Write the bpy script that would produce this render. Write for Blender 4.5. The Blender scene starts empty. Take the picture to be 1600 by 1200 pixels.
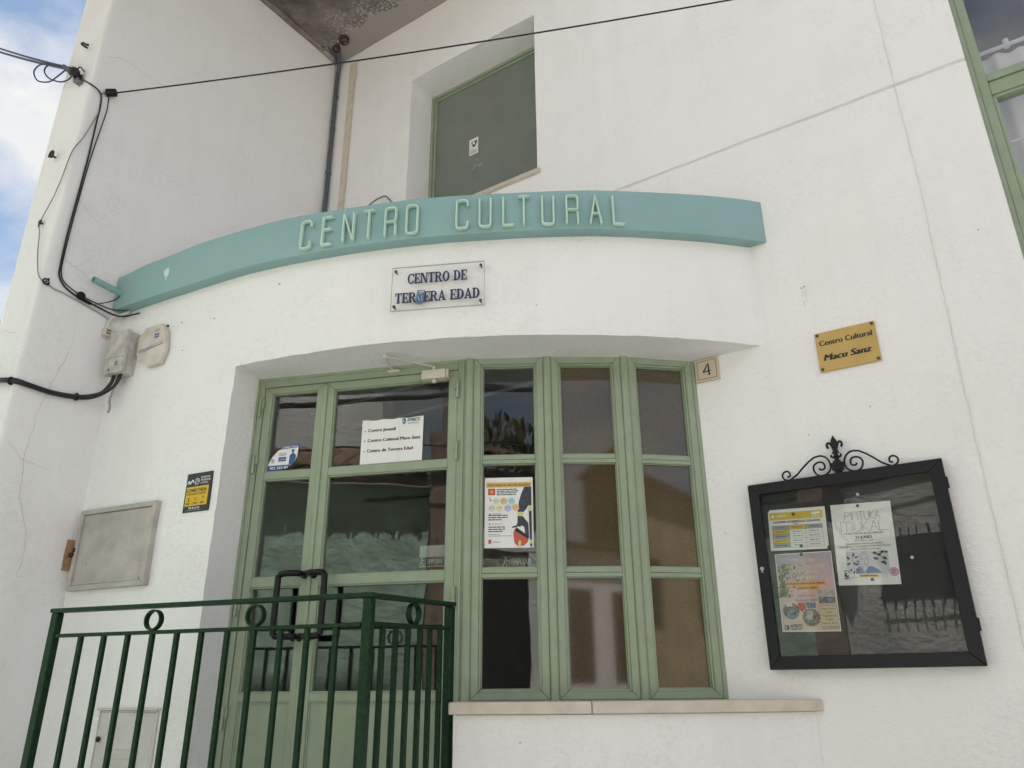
# Corner entrance of a white village cultural centre. Metres; z = 0 is the eye level of the photographer, the street lies at z = -1.60.
import bpy, bmesh, math, random
from mathutils import Vector, Matrix, noise

random.seed(11)
SC = bpy.context.scene
COL = SC.collection

# ------------------------------------------------------------------ camera
cam_d = bpy.data.cameras.new('camera')
cam = bpy.data.objects.new('camera', cam_d)
COL.objects.link(cam)
cam_d.sensor_width = 36.0
cam_d.lens = 26.865
cam_d.clip_start = 0.05
cam_d.clip_end = 500.0
R_ = Vector((0.83236747, 0.55418229, -0.00681084))
U_ = Vector((0.21018408, -0.30427242, 0.92910761))
F_ = Vector((-0.51282263, 0.77479048, 0.36974676))
cam.matrix_world = Matrix(((R_.x, U_.x, -F_.x, 0.0), (R_.y, U_.y, -F_.y, -3.08), (R_.z, U_.z, -F_.z, 0.0), (0, 0, 0, 1)))
SC.camera = cam

# ------------------------------------------------------------------ sky, sun, exposure
SUN_EL, SUN_AZ = math.radians(65), math.radians(14)       # azimuth from +Y, clockwise: the sun stands behind the building, the front is in open shade
world = bpy.data.worlds.new('World')
SC.world = world
world.use_nodes = True
wn, wl = world.node_tree.nodes, world.node_tree.links
wn.clear()
w_out = wn.new('ShaderNodeOutputWorld')
w_bg = wn.new('ShaderNodeBackground'); w_bg.inputs['Strength'].default_value = 0.092
w_sky = wn.new('ShaderNodeTexSky'); w_sky.sky_type = 'NISHITA'; w_sky.sun_disc = False
w_sky.sun_elevation = SUN_EL; w_sky.sun_rotation = SUN_AZ; w_sky.altitude = 600
w_tc = wn.new('ShaderNodeTexCoord')
w_mp = wn.new('ShaderNodeMapping'); w_mp.inputs['Location'].default_value = (1.05, 0.1, 2.4); w_mp.inputs['Scale'].default_value = (1, 1, 1.7)
w_no = wn.new('ShaderNodeTexNoise'); w_no.inputs['Scale'].default_value = 2.6; w_no.inputs['Detail'].default_value = 9; w_no.inputs['Roughness'].default_value = 0.56
w_ra = wn.new('ShaderNodeValToRGB'); w_ra.color_ramp.elements[0].position = 0.42; w_ra.color_ramp.elements[1].position = 0.565
w_n2 = wn.new('ShaderNodeTexNoise'); w_n2.inputs['Scale'].default_value = 6.0; w_n2.inputs['Detail'].default_value = 6
w_r2 = wn.new('ShaderNodeValToRGB')
w_r2.color_ramp.elements[0].position = 0.3; w_r2.color_ramp.elements[0].color = (2.7, 2.75, 2.9, 1)
w_r2.color_ramp.elements[1].position = 0.7; w_r2.color_ramp.elements[1].color = (3.15, 3.15, 3.15, 1)
w_mx = wn.new('ShaderNodeMix'); w_mx.data_type = 'RGBA'
w_gain = wn.new('ShaderNodeMix'); w_gain.data_type = 'RGBA'; w_gain.blend_type = 'MULTIPLY'; w_gain.inputs[0].default_value = 1.0
w_gain.inputs[7].default_value = (0.84, 0.78, 0.68, 1)
wl.new(w_tc.outputs['Generated'], w_mp.inputs['Vector'])
wl.new(w_mp.outputs[0], w_no.inputs['Vector']); wl.new(w_no.outputs['Fac'], w_ra.inputs['Fac'])
wl.new(w_mp.outputs[0], w_n2.inputs['Vector']); wl.new(w_n2.outputs['Fac'], w_r2.inputs['Fac'])
wl.new(w_ra.outputs['Color'], w_mx.inputs[0]); wl.new(w_sky.outputs[0], w_gain.inputs[6])
wl.new(w_gain.outputs[2], w_mx.inputs[6]); wl.new(w_r2.outputs['Color'], w_mx.inputs[7])
wl.new(w_mx.outputs[2], w_bg.inputs['Color']); wl.new(w_bg.outputs[0], w_out.inputs['Surface'])

sun_d = bpy.data.lights.new('sun', 'SUN')
sun_d.energy = 5.0
sun_d.angle = math.radians(1.0)
sun_d.color = (1.0, 0.98, 0.955)
sun = bpy.data.objects.new('sun', sun_d)
COL.objects.link(sun)
sdir = Vector((math.sin(SUN_AZ) * math.cos(SUN_EL), math.cos(SUN_AZ) * math.cos(SUN_EL), math.sin(SUN_EL)))
sun.rotation_euler = sdir.to_track_quat('Z', 'Y').to_euler()
sun.location = sdir * 30

SC.view_settings.view_transform = 'Standard'
SC.view_settings.look = 'None'
SC.view_settings.exposure = 1.66
SC.view_settings.gamma = 1.0
SC.view_settings.use_curve_mapping = False
SC.render.engine = 'CYCLES'
SC.cycles.max_bounces = 8
SC.cycles.transparent_max_bounces = 12

# ------------------------------------------------------------------ materials
MATS = {}
def new_mat(name):
    m = bpy.data.materials.new(name); m.use_nodes = True
    return m, m.node_tree.nodes, m.node_tree.links, m.node_tree.nodes['Principled BSDF']

def paint(name, rgb, rough=0.5, metal=0.0, vary=0.06, scale=8.0, bump=0.0, bscale=60.0, spec=0.5, dirt=None):
    """plain coat with a little uneven tone and relief"""
    if name in MATS: return MATS[name]
    m, n, l, b = new_mat(name)
    b.inputs['Roughness'].default_value = rough
    b.inputs['Metallic'].default_value = metal
    b.inputs['Specular IOR Level'].default_value = spec
    geo = n.new('ShaderNodeNewGeometry')
    t = n.new('ShaderNodeTexNoise'); t.inputs['Scale'].default_value = scale; t.inputs['Detail'].default_value = 6
    l.new(geo.outputs['Position'], t.inputs['Vector'])
    r = n.new('ShaderNodeValToRGB')
    lo = dirt if dirt else tuple(c * (1 - vary * 2) for c in rgb)
    r.color_ramp.elements[0].position = 0.28 if not dirt else 0.34; r.color_ramp.elements[0].color = (*lo, 1)
    r.color_ramp.elements[1].position = 0.66; r.color_ramp.elements[1].color = (*tuple(min(1, c * (1 + vary * 0.5)) for c in rgb), 1)
    l.new(t.outputs['Fac'], r.inputs['Fac']); l.new(r.outputs['Color'], b.inputs['Base Color'])
    if bump:
        t2 = n.new('ShaderNodeTexNoise'); t2.inputs['Scale'].default_value = bscale; t2.inputs['Detail'].default_value = 5
        l.new(geo.outputs['Position'], t2.inputs['Vector'])
        bp = n.new('ShaderNodeBump'); bp.inputs['Strength'].default_value = 1.0; bp.inputs['Distance'].default_value = bump
        l.new(t2.outputs['Fac'], bp.inputs['Height']); l.new(bp.outputs[0], b.inputs['Normal'])
    MATS[name] = m
    return m

def stucco(name, rgb, lo, coarse=0.0068, fine=0.0030):
    """lime render under thick white paint: trowel waves, grain, faint grime"""
    m, n, l, b = new_mat(name)
    b.inputs['Roughness'].default_value = 0.9
    b.inputs['Specular IOR Level'].default_value = 0.25
    geo = n.new('ShaderNodeNewGeometry')
    mp = n.new('ShaderNodeMapping'); mp.inputs['Scale'].default_value = (1, 1, 1.45)
    l.new(geo.outputs['Position'], mp.inputs['Vector'])
    def nz(scale, det, vec, rough=0.55):
        t = n.new('ShaderNodeTexNoise'); t.inputs['Scale'].default_value = scale; t.inputs['Detail'].default_value = det
        t.inputs['Roughness'].default_value = rough
        l.new(vec, t.inputs['Vector']); return t.outputs['Fac']
    big = nz(1.6, 5, geo.outputs['Position'])
    streak_mp = n.new('ShaderNodeMapping'); streak_mp.inputs['Scale'].default_value = (9, 9, 0.8)
    l.new(geo.outputs['Position'], streak_mp.inputs['Vector'])
    streak = nz(1.0, 6, streak_mp.outputs[0])
    add = n.new('ShaderNodeMath'); add.operation = 'MULTIPLY_ADD'; add.inputs[1].default_value = 0.6
    l.new(streak, add.inputs[0]); l.new(big, add.inputs[2])
    r = n.new('ShaderNodeValToRGB')
    r.color_ramp.elements[0].position = 0.50; r.color_ramp.elements[0].color = (*lo, 1)
    r.color_ramp.elements[1].position = 0.80; r.color_ramp.elements[1].color = (*rgb, 1)
    l.new(add.outputs[0], r.inputs['Fac'])
    # sparse dark flecks
    fl = nz(38.0, 2, geo.outputs['Position'])
    fr = n.new('ShaderNodeValToRGB'); fr.color_ramp.elements[0].position = 0.765; fr.color_ramp.elements[1].position = 0.80
    l.new(fl, fr.inputs['Fac'])
    # grime caught in the hollows of the relief, in patches
    hol = nz(46.0, 5, mp.outputs[0], 0.65)
    hr = n.new('ShaderNodeMapRange'); hr.inputs['From Min'].default_value = 0.30; hr.inputs['From Max'].default_value = 0.52
    hr.inputs['To Min'].default_value = 0.90; hr.inputs['To Max'].default_value = 1.0
    l.new(hol, hr.inputs['Value'])
    gm = n.new('ShaderNodeMix'); gm.data_type = 'RGBA'; gm.blend_type = 'MULTIPLY'
    pt = nz(3.1, 4, geo.outputs['Position']); pm = n.new('ShaderNodeMapRange'); pm.inputs['From Min'].default_value = 0.42; pm.inputs['From Max'].default_value = 0.66
    l.new(pt, pm.inputs['Value']); l.new(pm.outputs[0], gm.inputs[0])
    cmb = n.new('ShaderNodeCombineColor'); 
    for q in range(3): l.new(hr.outputs[0], cmb.inputs[q])
    l.new(r.outputs['Color'], gm.inputs[6]); l.new(cmb.outputs[0], gm.inputs[7])
    mx = n.new('ShaderNodeMix'); mx.data_type = 'RGBA'; mx.inputs[7].default_value = (0.36, 0.33, 0.29, 1)
    mu = n.new('ShaderNodeMath'); mu.operation = 'MULTIPLY'; mu.inputs[1].default_value = 0.55
    l.new(fr.outputs['Color'], mu.inputs[0]); l.new(mu.outputs[0], mx.inputs[0]); l.new(gm.outputs[2], mx.inputs[6])
    l.new(mx.outputs[2], b.inputs['Base Color'])
    c1 = nz(34.0, 5, mp.outputs[0], 0.6); c2 = nz(120.0, 4, mp.outputs[0], 0.65)
    area = nz(2.2, 2, geo.outputs['Position'])
    ar = n.new('ShaderNodeMapRange'); ar.inputs['From Min'].default_value = 0.35; ar.inputs['From Max'].default_value = 0.65
    ar.inputs['To Min'].default_value = 0.35; ar.inputs['To Max'].default_value = 1.0
    l.new(area, ar.inputs['Value'])
    b1 = n.new('ShaderNodeBump'); b1.inputs['Distance'].default_value = coarse
    l.new(c1, b1.inputs['Height']); l.new(ar.outputs[0], b1.inputs['Strength'])
    b2 = n.new('ShaderNodeBump'); b2.inputs['Distance'].default_value = fine; b2.inputs['Strength'].default_value = 0.9
    l.new(c2, b2.inputs['Height']); l.new(b1.outputs[0], b2.inputs['Normal']); l.new(b2.outputs[0], b.inputs['Normal'])
    MATS[name] = m
    return m

def glass(name, tint=(0.86, 0.90, 0.87), ior=1.5, rough=0.0, wav=0.0006):
    m, n, l, b = new_mat(name)
    n.remove(b)
    out = n['Material Output']
    tr = n.new('ShaderNodeBsdfTransparent'); tr.inputs['Color'].default_value = (*tint, 1)
    gl = n.new('ShaderNodeBsdfGlossy'); gl.inputs['Roughness'].default_value = rough
    r0 = ((ior - 1) / (ior + 1)) ** 2                        # Schlick, the same from both sides of the sheet
    lw = n.new('ShaderNodeLayerWeight'); lw.inputs['Blend'].default_value = 0.5
    pw = n.new('ShaderNodeMath'); pw.operation = 'POWER'; pw.inputs[1].default_value = 5.0
    l.new(lw.outputs['Facing'], pw.inputs[0])
    fr = n.new('ShaderNodeMath'); fr.operation = 'MULTIPLY_ADD'; fr.inputs[1].default_value = 1 - r0; fr.inputs[2].default_value = r0
    l.new(pw.outputs[0], fr.inputs[0])
    geo = n.new('ShaderNodeNewGeometry')
    t = n.new('ShaderNodeTexNoise'); t.inputs['Scale'].default_value = 5; t.inputs['Detail'].default_value = 1
    l.new(geo.outputs['Position'], t.inputs['Vector'])
    bp = n.new('ShaderNodeBump'); bp.inputs['Strength'].default_value = 1.0; bp.inputs['Distance'].default_value = wav
    l.new(t.outputs['Fac'], bp.inputs['Height']); l.new(bp.outputs[0], gl.inputs['Normal'])
    mx = n.new('ShaderNodeMixShader')
    l.new(fr.outputs[0], mx.inputs[0]); l.new(tr.outputs[0], mx.inputs[1]); l.new(gl.outputs[0], mx.inputs[2])
    l.new(mx.outputs[0], out.inputs['Surface'])
    MATS[name] = m
    return m

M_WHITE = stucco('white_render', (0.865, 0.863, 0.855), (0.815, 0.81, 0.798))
M_WHITE_SIDE = stucco('white_render_smooth_shaded', (0.79, 0.785, 0.78), (0.735, 0.73, 0.72), 0.0030, 0.0016)  # smoother relief; the lower tone paints in the side wall's shade
M_DOOR = paint('pale_green_paint', (0.285, 0.345, 0.245), 0.42, vary=0.05, scale=14, bump=0.0006, bscale=40)
M_BEAM = paint('turquoise_paint', (0.245, 0.405, 0.405), 0.5, vary=0.035, scale=5, bump=0.0008, bscale=30)
M_LETTER = paint('pale_green_letter_paint', (0.56, 0.73, 0.63), 0.4, vary=0.03)
M_RAIL = paint('dark_green_enamel', (0.0085, 0.036, 0.0135), 0.45, spec=0.2, vary=0.22, scale=60, bump=0.0018, bscale=70)
M_BLACK = paint('black_metal', (0.006, 0.0068, 0.0105), 0.34, vary=0.1, spec=0.28)
M_BLACKPL = paint('black_plastic', (0.006, 0.006, 0.0075), 0.32, vary=0.1, spec=0.3)
M_CABLE = paint('black_cable', (0.013, 0.013, 0.016), 0.5, vary=0.1)
M_GREYCABLE = paint('grey_cable', (0.30, 0.29, 0.28), 0.6)
M_PVC = paint('grey_pvc', (0.085, 0.10, 0.115), 0.5, vary=0.08)
M_ZINC = paint('dull_steel', (0.35, 0.35, 0.34), 0.4, metal=0.7)
M_BOX = paint('weathered_plastic', (0.56, 0.535, 0.49), 0.6, scale=22, dirt=(0.40, 0.375, 0.335))
M_CABINET = paint('grey_cabinet', (0.47, 0.445, 0.405), 0.55, scale=11, dirt=(0.375, 0.35, 0.315))
M_VENT = paint('pale_grey_cover', (0.60, 0.58, 0.55), 0.6, scale=9, vary=0.05)
M_MARBLE = paint('cream_limestone', (0.60, 0.545, 0.46), 0.45, scale=16, dirt=(0.53, 0.475, 0.395))
M_PANEL = paint('grey_board', (0.19, 0.212, 0.187), 0.6, vary=0.05, scale=6)
M_CREAM = paint('cream_enamel', (0.62, 0.575, 0.50), 0.4, vary=0.03)
M_CRACK = paint('crack_dark', (0.44, 0.425, 0.405), 0.95)
M_STAIN = paint('tan_stain', (0.55, 0.475, 0.355), 0.9, scale=18, dirt=(0.67, 0.63, 0.55))
M_PAPER = paint('paper', (0.78, 0.78, 0.77), 0.6, vary=0.02)
M_INK = paint('black_ink', (0.02, 0.02, 0.022), 0.6, vary=0.0)
M_ROOM = paint('room_paint', (0.30, 0.285, 0.26), 0.9, vary=0.05)
M_CURTAIN = paint('net_curtain', (0.78, 0.775, 0.78), 0.9, vary=0.04)
M_GLASS = glass('clear_glass', ior=1.62)
M_GLASSB = glass('board_glass', (0.93, 0.94, 0.93), 1.45)
M_GLASSW = glass('upstairs_glass', (0.94, 0.95, 0.96), 2.1)
M_ACRYL = glass('acrylic', (0.992, 0.992, 0.992), 1.28, 0.08)

def tinted_film():
    """panes covered inside with a grainy brown film: dull brown body under a glass skin"""
    m, n, l, b = new_mat('brown_filmed_glass')
    geo = n.new('ShaderNodeNewGeometry')
    v = n.new('ShaderNodeTexNoise'); v.inputs['Scale'].default_value = 190; v.inputs['Detail'].default_value = 2
    l.new(geo.outputs['Position'], v.inputs['Vector'])
    r = n.new('ShaderNodeValToRGB')
    r.color_ramp.elements[0].position = 0.40; r.color_ramp.elements[0].color = (0.058, 0.043, 0.023, 1)
    r.color_ramp.elements[1].position = 0.66; r.color_ramp.elements[1].color = (0.090, 0.068, 0.036, 1)
    l.new(v.outputs['Fac'], r.inputs['Fac']); l.new(r.outputs['Color'], b.inputs['Base Color'])
    b.inputs['Roughness'].default_value = 0.045
    b.inputs['IOR'].default_value = 1.75
    bp = n.new('ShaderNodeBump'); bp.inputs['Strength'].default_value = 0.5; bp.inputs['Distance'].default_value = 0.00003
    l.new(v.outputs['Fac'], bp.inputs['Height']); l.new(bp.outputs[0], b.inputs['Normal'])
    return m
M_FILM = tinted_film()

def damp_concrete():
    """underside of the slab: black mould, bare grey patch by the right-hand wall, white salt flecks"""
    m, n, l, b = new_mat('damp_concrete')
    b.inputs['Roughness'].default_value = 0.95
    geo = n.new('ShaderNodeNewGeometry')
    def nz(scale, det, rough=0.6):
        t = n.new('ShaderNodeTexNoise'); t.inputs['Scale'].default_value = scale; t.inputs['Detail'].default_value = det; t.inputs['Roughness'].default_value = rough
        l.new(geo.outputs['Position'], t.inputs['Vector']); return t.outputs['Fac']
    r1 = n.new('ShaderNodeValToRGB')
    r1.color_ramp.elements[0].position = 0.30; r1.color_ramp.elements[0].color = (0.070, 0.060, 0.054, 1)
    r1.color_ramp.elements[1].position = 0.72; r1.color_ramp.elements[1].color = (0.30, 0.27, 0.245, 1)
    l.new(nz(5.5, 9, 0.7), r1.inputs['Fac'])
    # smooth grey patch: near the corner wall y=0, away from the far wall
    sep = n.new('ShaderNodeSeparateXYZ'); l.new(geo.outputs['Position'], sep.inputs[0])
    dst = n.new('ShaderNodeMath'); dst.operation = 'MULTIPLY_ADD'; dst.inputs[1].default_value = 2.2
    l.new(sep.outputs['Y'], dst.inputs[0])
    wob = n.new('ShaderNodeMath'); wob.operation = 'MULTIPLY_ADD'; wob.inputs[1].default_value = 1.5; wob.inputs[2].default_value = 0.02
    l.new(nz(2.6, 5), wob.inputs[0]); l.new(wob.outputs[0], dst.inputs[2])
    pr = n.new('ShaderNodeMapRange'); pr.inputs['From Min'].default_value = 0.26; pr.inputs['From Max'].default_value = 0.30
    l.new(dst.outputs[0], pr.inputs['Value'])
    rim = n.new('ShaderNodeMapRange'); rim.inputs['From Min'].default_value = -0.05; rim.inputs['From Max'].default_value = 0.26
    l.new(dst.outputs[0], rim.inputs['Value'])
    m1 = n.new('ShaderNodeMix'); m1.data_type = 'RGBA'; m1.inputs[7].default_value = (0.34, 0.315, 0.285, 1)
    l.new(pr.outputs[0], m1.inputs[0]); l.new(r1.outputs['Color'], m1.inputs[6])
    fl = n.new('ShaderNodeValToRGB'); fl.color_ramp.elements[0].position = 0.50; fl.color_ramp.elements[1].position = 0.58
    l.new(nz(64, 4, 0.7), fl.inputs['Fac'])
    inv = n.new('ShaderNodeMath'); inv.operation = 'SUBTRACT'; inv.inputs[0].default_value = 1.0; l.new(pr.outputs[0], inv.inputs[1])
    k1 = n.new('ShaderNodeMath'); k1.operation = 'MULTIPLY'; l.new(rim.outputs[0], k1.inputs[0]); l.new(inv.outputs[0], k1.inputs[1])
    k2 = n.new('ShaderNodeMath'); k2.operation = 'MULTIPLY'; l.new(k1.outputs[0], k2.inputs[0]); l.new(fl.outputs['Color'], k2.inputs[1])
    m2 = n.new('ShaderNodeMix'); m2.data_type = 'RGBA'; m2.inputs[7].default_value = (0.50, 0.48, 0.455, 1)
    l.new(k2.outputs[0], m2.inputs[0]); l.new(m1.outputs[2], m2.inputs[6]); l.new(m2.outputs[2], b.inputs['Base Color'])
    bp = n.new('ShaderNodeBump'); bp.inputs['Distance'].default_value = 0.01; bp.inputs['Strength'].default_value = 0.7
    l.new(nz(30, 6), bp.inputs['Height']); l.new(bp.outputs[0], b.inputs['Normal'])
    return m
M_DAMP = damp_concrete()

# ------------------------------------------------------------------ mesh helpers
def V(*a): return Vector(a)

class MB:
    def __init__(s): s.v, s.f = [], []
    def add(s, vs, fs):
        o = len(s.v); s.v += [Vector(p) for p in vs]; s.f += [tuple(i + o for i in f) for f in fs]
    def poly(s, pts): s.add(pts, [tuple(range(len(pts)))])
    def prism(s, pts, vec):
        n = len(pts); vec = Vector(vec); a = [Vector(p) for p in pts]; nm = Vector((0, 0, 0))
        for i in range(n): nm += a[i].cross(a[(i + 1) % n])
        if nm.dot(vec) > 0: a.reverse()
        b = [p + vec for p in a]
        s.add(a + b, [tuple(range(n)), tuple(range(2 * n - 1, n - 1, -1))] + [(i, i + n, (i + 1) % n + n, (i + 1) % n) for i in range(n)])
    def hexa(s, c):      # 8 corners: bottom loop, top loop
        s.add(c, [(3, 2, 1, 0), (4, 5, 6, 7), (0, 1, 5, 4), (1, 2, 6, 5), (2, 3, 7, 6), (3, 0, 4, 7)])
    def box(s, lo, hi):
        x0, y0, z0 = lo; x1, y1, z1 = hi
        s.hexa([(x0, y0, z0), (x1, y0, z0), (x1, y1, z0), (x0, y1, z0), (x0, y0, z1), (x1, y0, z1), (x1, y1, z1), (x0, y1, z1)])
    def tube(s, pts, r, n=8, closed=False, flat=None, normal=None, caps=True):
        """sweep; flat = (half width across, half depth along `normal`) gives an oval section"""
        pts = [Vector(p) for p in pts]; m = len(pts); rings = []
        prev = None
        for i, p in enumerate(pts):
            if closed: t = (pts[(i + 1) % m] - pts[i - 1])
            else: t = pts[min(i + 1, m - 1)] - pts[max(i - 1, 0)]
            t.normalize()
            if normal is not None:
                nn = normal(p) if callable(normal) else Vector(normal)
                nn = (nn - t * nn.dot(t)).normalized()
            else:
                if prev is None:
                    a = Vector((0, 0, 1)) if abs(t.z) < 0.9 else Vector((1, 0, 0))
                    nn = (a - t * a.dot(t)).normalized()
                else: nn = (prev - t * prev.dot(t)).normalized()
                prev = nn
            bb = t.cross(nn)
            ra, rb = flat if flat else (r, r)
            if not closed and 0 < i < m - 1 and flat:      # keep the width on corners
                d0 = (pts[i] - pts[i - 1]).normalized(); d1 = (pts[i + 1] - pts[i]).normalized()
                ra = ra / max(0.5, math.cos(d0.angle(d1) / 2))
            rings.append([p + bb * ra * math.cos(2 * math.pi * k / n + math.pi / n) + nn * rb * math.sin(2 * math.pi * k / n + math.pi / n) for k in range(n)])
        vs = [q for rg in rings for q in rg]; fs = []
        for i in range(m if closed else m - 1):
            j = (i + 1) % m
            for k in range(n): fs.append((i * n + k, i * n + (k + 1) % n, j * n + (k + 1) % n, j * n + k))
        if not closed and caps: fs += [tuple(range(n - 1, -1, -1)), tuple((m - 1) * n + k for k in range(n))]
        s.add(vs, fs)
    def lathe(s, c, axis, prof, n=16):
        """prof: (radius, along axis)"""
        c = Vector(c); ax = Vector(axis).normalized()
        a = Vector((0, 0, 1)) if abs(ax.z) < 0.9 else Vector((1, 0, 0))
        e = (a - ax * a.dot(ax)).normalized(); g = ax.cross(e)
        vs = []; fs = []
        for r, h in prof:
            for k in range(n):
                w = 2 * math.pi * k / n; vs.append(c + ax * h + e * r * math.cos(w) + g * r * math.sin(w))
        for i in range(len(prof) - 1):
            for k in range(n): fs.append((i * n + k, i * n + (k + 1) % n, (i + 1) * n + (k + 1) % n, (i + 1) * n + k))
        fs += [tuple(range(n - 1, -1, -1)), tuple((len(prof) - 1) * n + k for k in range(n))]
        s.add(vs, fs)

def root_loc(o):
    while o is not None and o.parent is not None: o = o.parent
    return o.location.copy() if o is not None else Vector((0, 0, 0))

def build(name, mb, mat, parent=None, bevel=0.0, smooth=None, loc=None, kind=None, seg=1):
    base = root_loc(parent) if parent is not None else (Vector(loc) if loc is not None else Vector((0, 0, 0)))
    me = bpy.data.meshes.new(name)
    me.from_pydata([tuple(p - base) for p in mb.v], [], mb.f)
    me.validate()
    if bevel or smooth is not None:
        bm = bmesh.new(); bm.from_mesh(me)
        if bevel:
            bmesh.ops.recalc_face_normals(bm, faces=bm.faces)
            es = [e for e in bm.edges if len(e.link_faces) == 2 and e.calc_face_angle(0) > 0.5]
            bmesh.ops.bevel(bm, geom=es, offset=bevel, segments=seg, affect='EDGES', clamp_overlap=True, profile=0.6)
        if smooth is not None:
            for f in bm.faces: f.smooth = True
            for e in bm.edges:
                if len(e.link_faces) == 2 and e.calc_face_angle(0) > smooth: e.smooth = False
        bm.to_mesh(me); bm.free()
    for mm in (mat if isinstance(mat, (list, tuple)) else [mat]): me.materials.append(mm)
    o = bpy.data.objects.new(name, me)
    COL.objects.link(o)
    if parent is not None: o.parent = parent
    else: o.location = base
    if kind: o['kind'] = kind
    return o

def tag(o, label, cat, group=None):
    o['label'] = label; o['category'] = cat
    if group: o['group'] = group
    return o
def thing(name, loc, label, cat, group=None):
    o = bpy.data.objects.new(name, None); o.empty_display_size = 0.1
    COL.objects.link(o); o.location = loc
    return tag(o, label, cat, group)

class Fr:
    """local frame: s along the surface, n outwards, z up"""
    def __init__(f, o, s, n, z=(0, 0, 1)): f.o, f.s, f.n, f.z = Vector(o), Vector(s).normalized(), Vector(n).normalized(), Vector(z).normalized()
    def p(f, s, n, z): return f.o + f.s * s + f.n * n + f.z * z
    def box(f, mb, s0, s1, n0, n1, z0, z1):
        mb.hexa([f.p(s0, n1, z0), f.p(s1, n1, z0), f.p(s1, n0, z0), f.p(s0, n0, z0), f.p(s0, n1, z1), f.p(s1, n1, z1), f.p(s1, n0, z1), f.p(s0, n0, z1)])
    def prism(f, mb, pts, n0, n1): mb.prism([f.p(a, n0, b) for a, b in pts], f.n * (n1 - n0))
    def ring(f, mb, s0, s1, z0, z1, w, n0, n1, g=0.0005):
        """mitred four-piece frame"""
        ws = w if isinstance(w, tuple) else (w, w, w, w)       # left, right, bottom, top
        i0, i1, j0, j1 = s0 + ws[0], s1 - ws[1], z0 + ws[2], z1 - ws[3]
        for pts in ([(s0, z0 + g), (i0, j0 + g), (i0, j1 - g), (s0, z1 - g)], [(s1, z0 + g), (s1, z1 - g), (i1, j1 - g), (i1, j0 + g)],
                    [(s0 + g, z0), (s1 - g, z0), (i1 - g, j0), (i0 + g, j0)], [(s0 + g, z1), (i0 + g, j1), (i1 - g, j1), (s1 - g, z1)]):
            f.prism(mb, pts, n0, n1)

def lerp_tab(tab, x):
    if x <= tab[0][0]: return tab[0][1]
    for (a, b), (c, d) in zip(tab, tab[1:]):
        if x <= c:
            t = (x - a) / (c - a); t = t * t * (3 - 2 * t); return b + (d - b) * t
    return tab[-1][1]

def ribbon(mb, pts, w, up):
    """thin flat strip following points on a surface; up = surface normal"""
    pts = [Vector(p) for p in pts]; up = Vector(up); L = []; Rr = []
    for i, p in enumerate(pts):
        t = (pts[min(i + 1, len(pts) - 1)] - pts[max(i - 1, 0)]).normalized(); b = up.cross(t).normalized()
        ww = w * (0.35 + 0.65 * min(1, 4 * min(i + 0.2, len(pts) - 0.8 - i) / len(pts))) * random.uniform(0.6, 1.2)
        L.append(p + b * ww / 2); Rr.append(p - b * ww / 2)
    n = len(pts)
    mb.add(L + Rr, [(i + n, i + 1 + n, i + 1, i) for i in range(n - 1)])

def wander(pts, step=0.03, amp=0.008):
    """jittered polyline through the given points"""
    out = []
    for a, b in zip(pts, pts[1:]):
        a, b = Vector(a), Vector(b); n = max(2, int((b - a).length / step))
        for i in range(n):
            p = a.lerp(b, i / n)
            out.append(p + (Vector([random.uniform(-amp, amp) for _ in range(3)]) if i else Vector((0, 0, 0))))
    out.append(Vector(pts[-1]))
    return out

def catmull(pts, k=8):
    pts = [Vector(p) for p in pts]; out = []
    for i in range(len(pts) - 1):
        p0, p1, p2, p3 = pts[max(i - 1, 0)], pts[i], pts[i + 1], pts[min(i + 2, len(pts) - 1)]
        for j in range(k):
            t = j / k
            out.append(0.5 * ((2 * p1) + (p2 - p0) * t + (2 * p0 - 5 * p1 + 4 * p2 - p3) * t * t + (3 * p1 - p0 - 3 * p2 + p3) * t ** 3))
    out.append(pts[-1]); return out

# ---- text as geometry (built-in font)
_TC = {}
def text_geo(body, bold=0.0, shear=0.0):
    k = (body, bold, shear)
    if k in _TC: return _TC[k]
    cu = bpy.data.curves.new('text_source', 'FONT'); cu.body = body; cu.size = 1.0; cu.offset = bold; cu.shear = shear; cu.resolution_u = 3
    ob = bpy.data.objects.new('text_source', cu)
    me = bpy.data.meshes.new_from_object(ob)
    vs = [(v.co.x, v.co.y) for v in me.vertices]; fs = [tuple(p.vertices) for p in me.polygons]
    bpy.data.objects.remove(ob); bpy.data.curves.remove(cu); bpy.data.meshes.remove(me)
    x0 = min(p[0] for p in vs); x1 = max(p[0] for p in vs)
    vs = [(x - x0, y) for x, y in vs]
    _TC[k] = (vs, fs, x1 - x0); return _TC[k]

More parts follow.
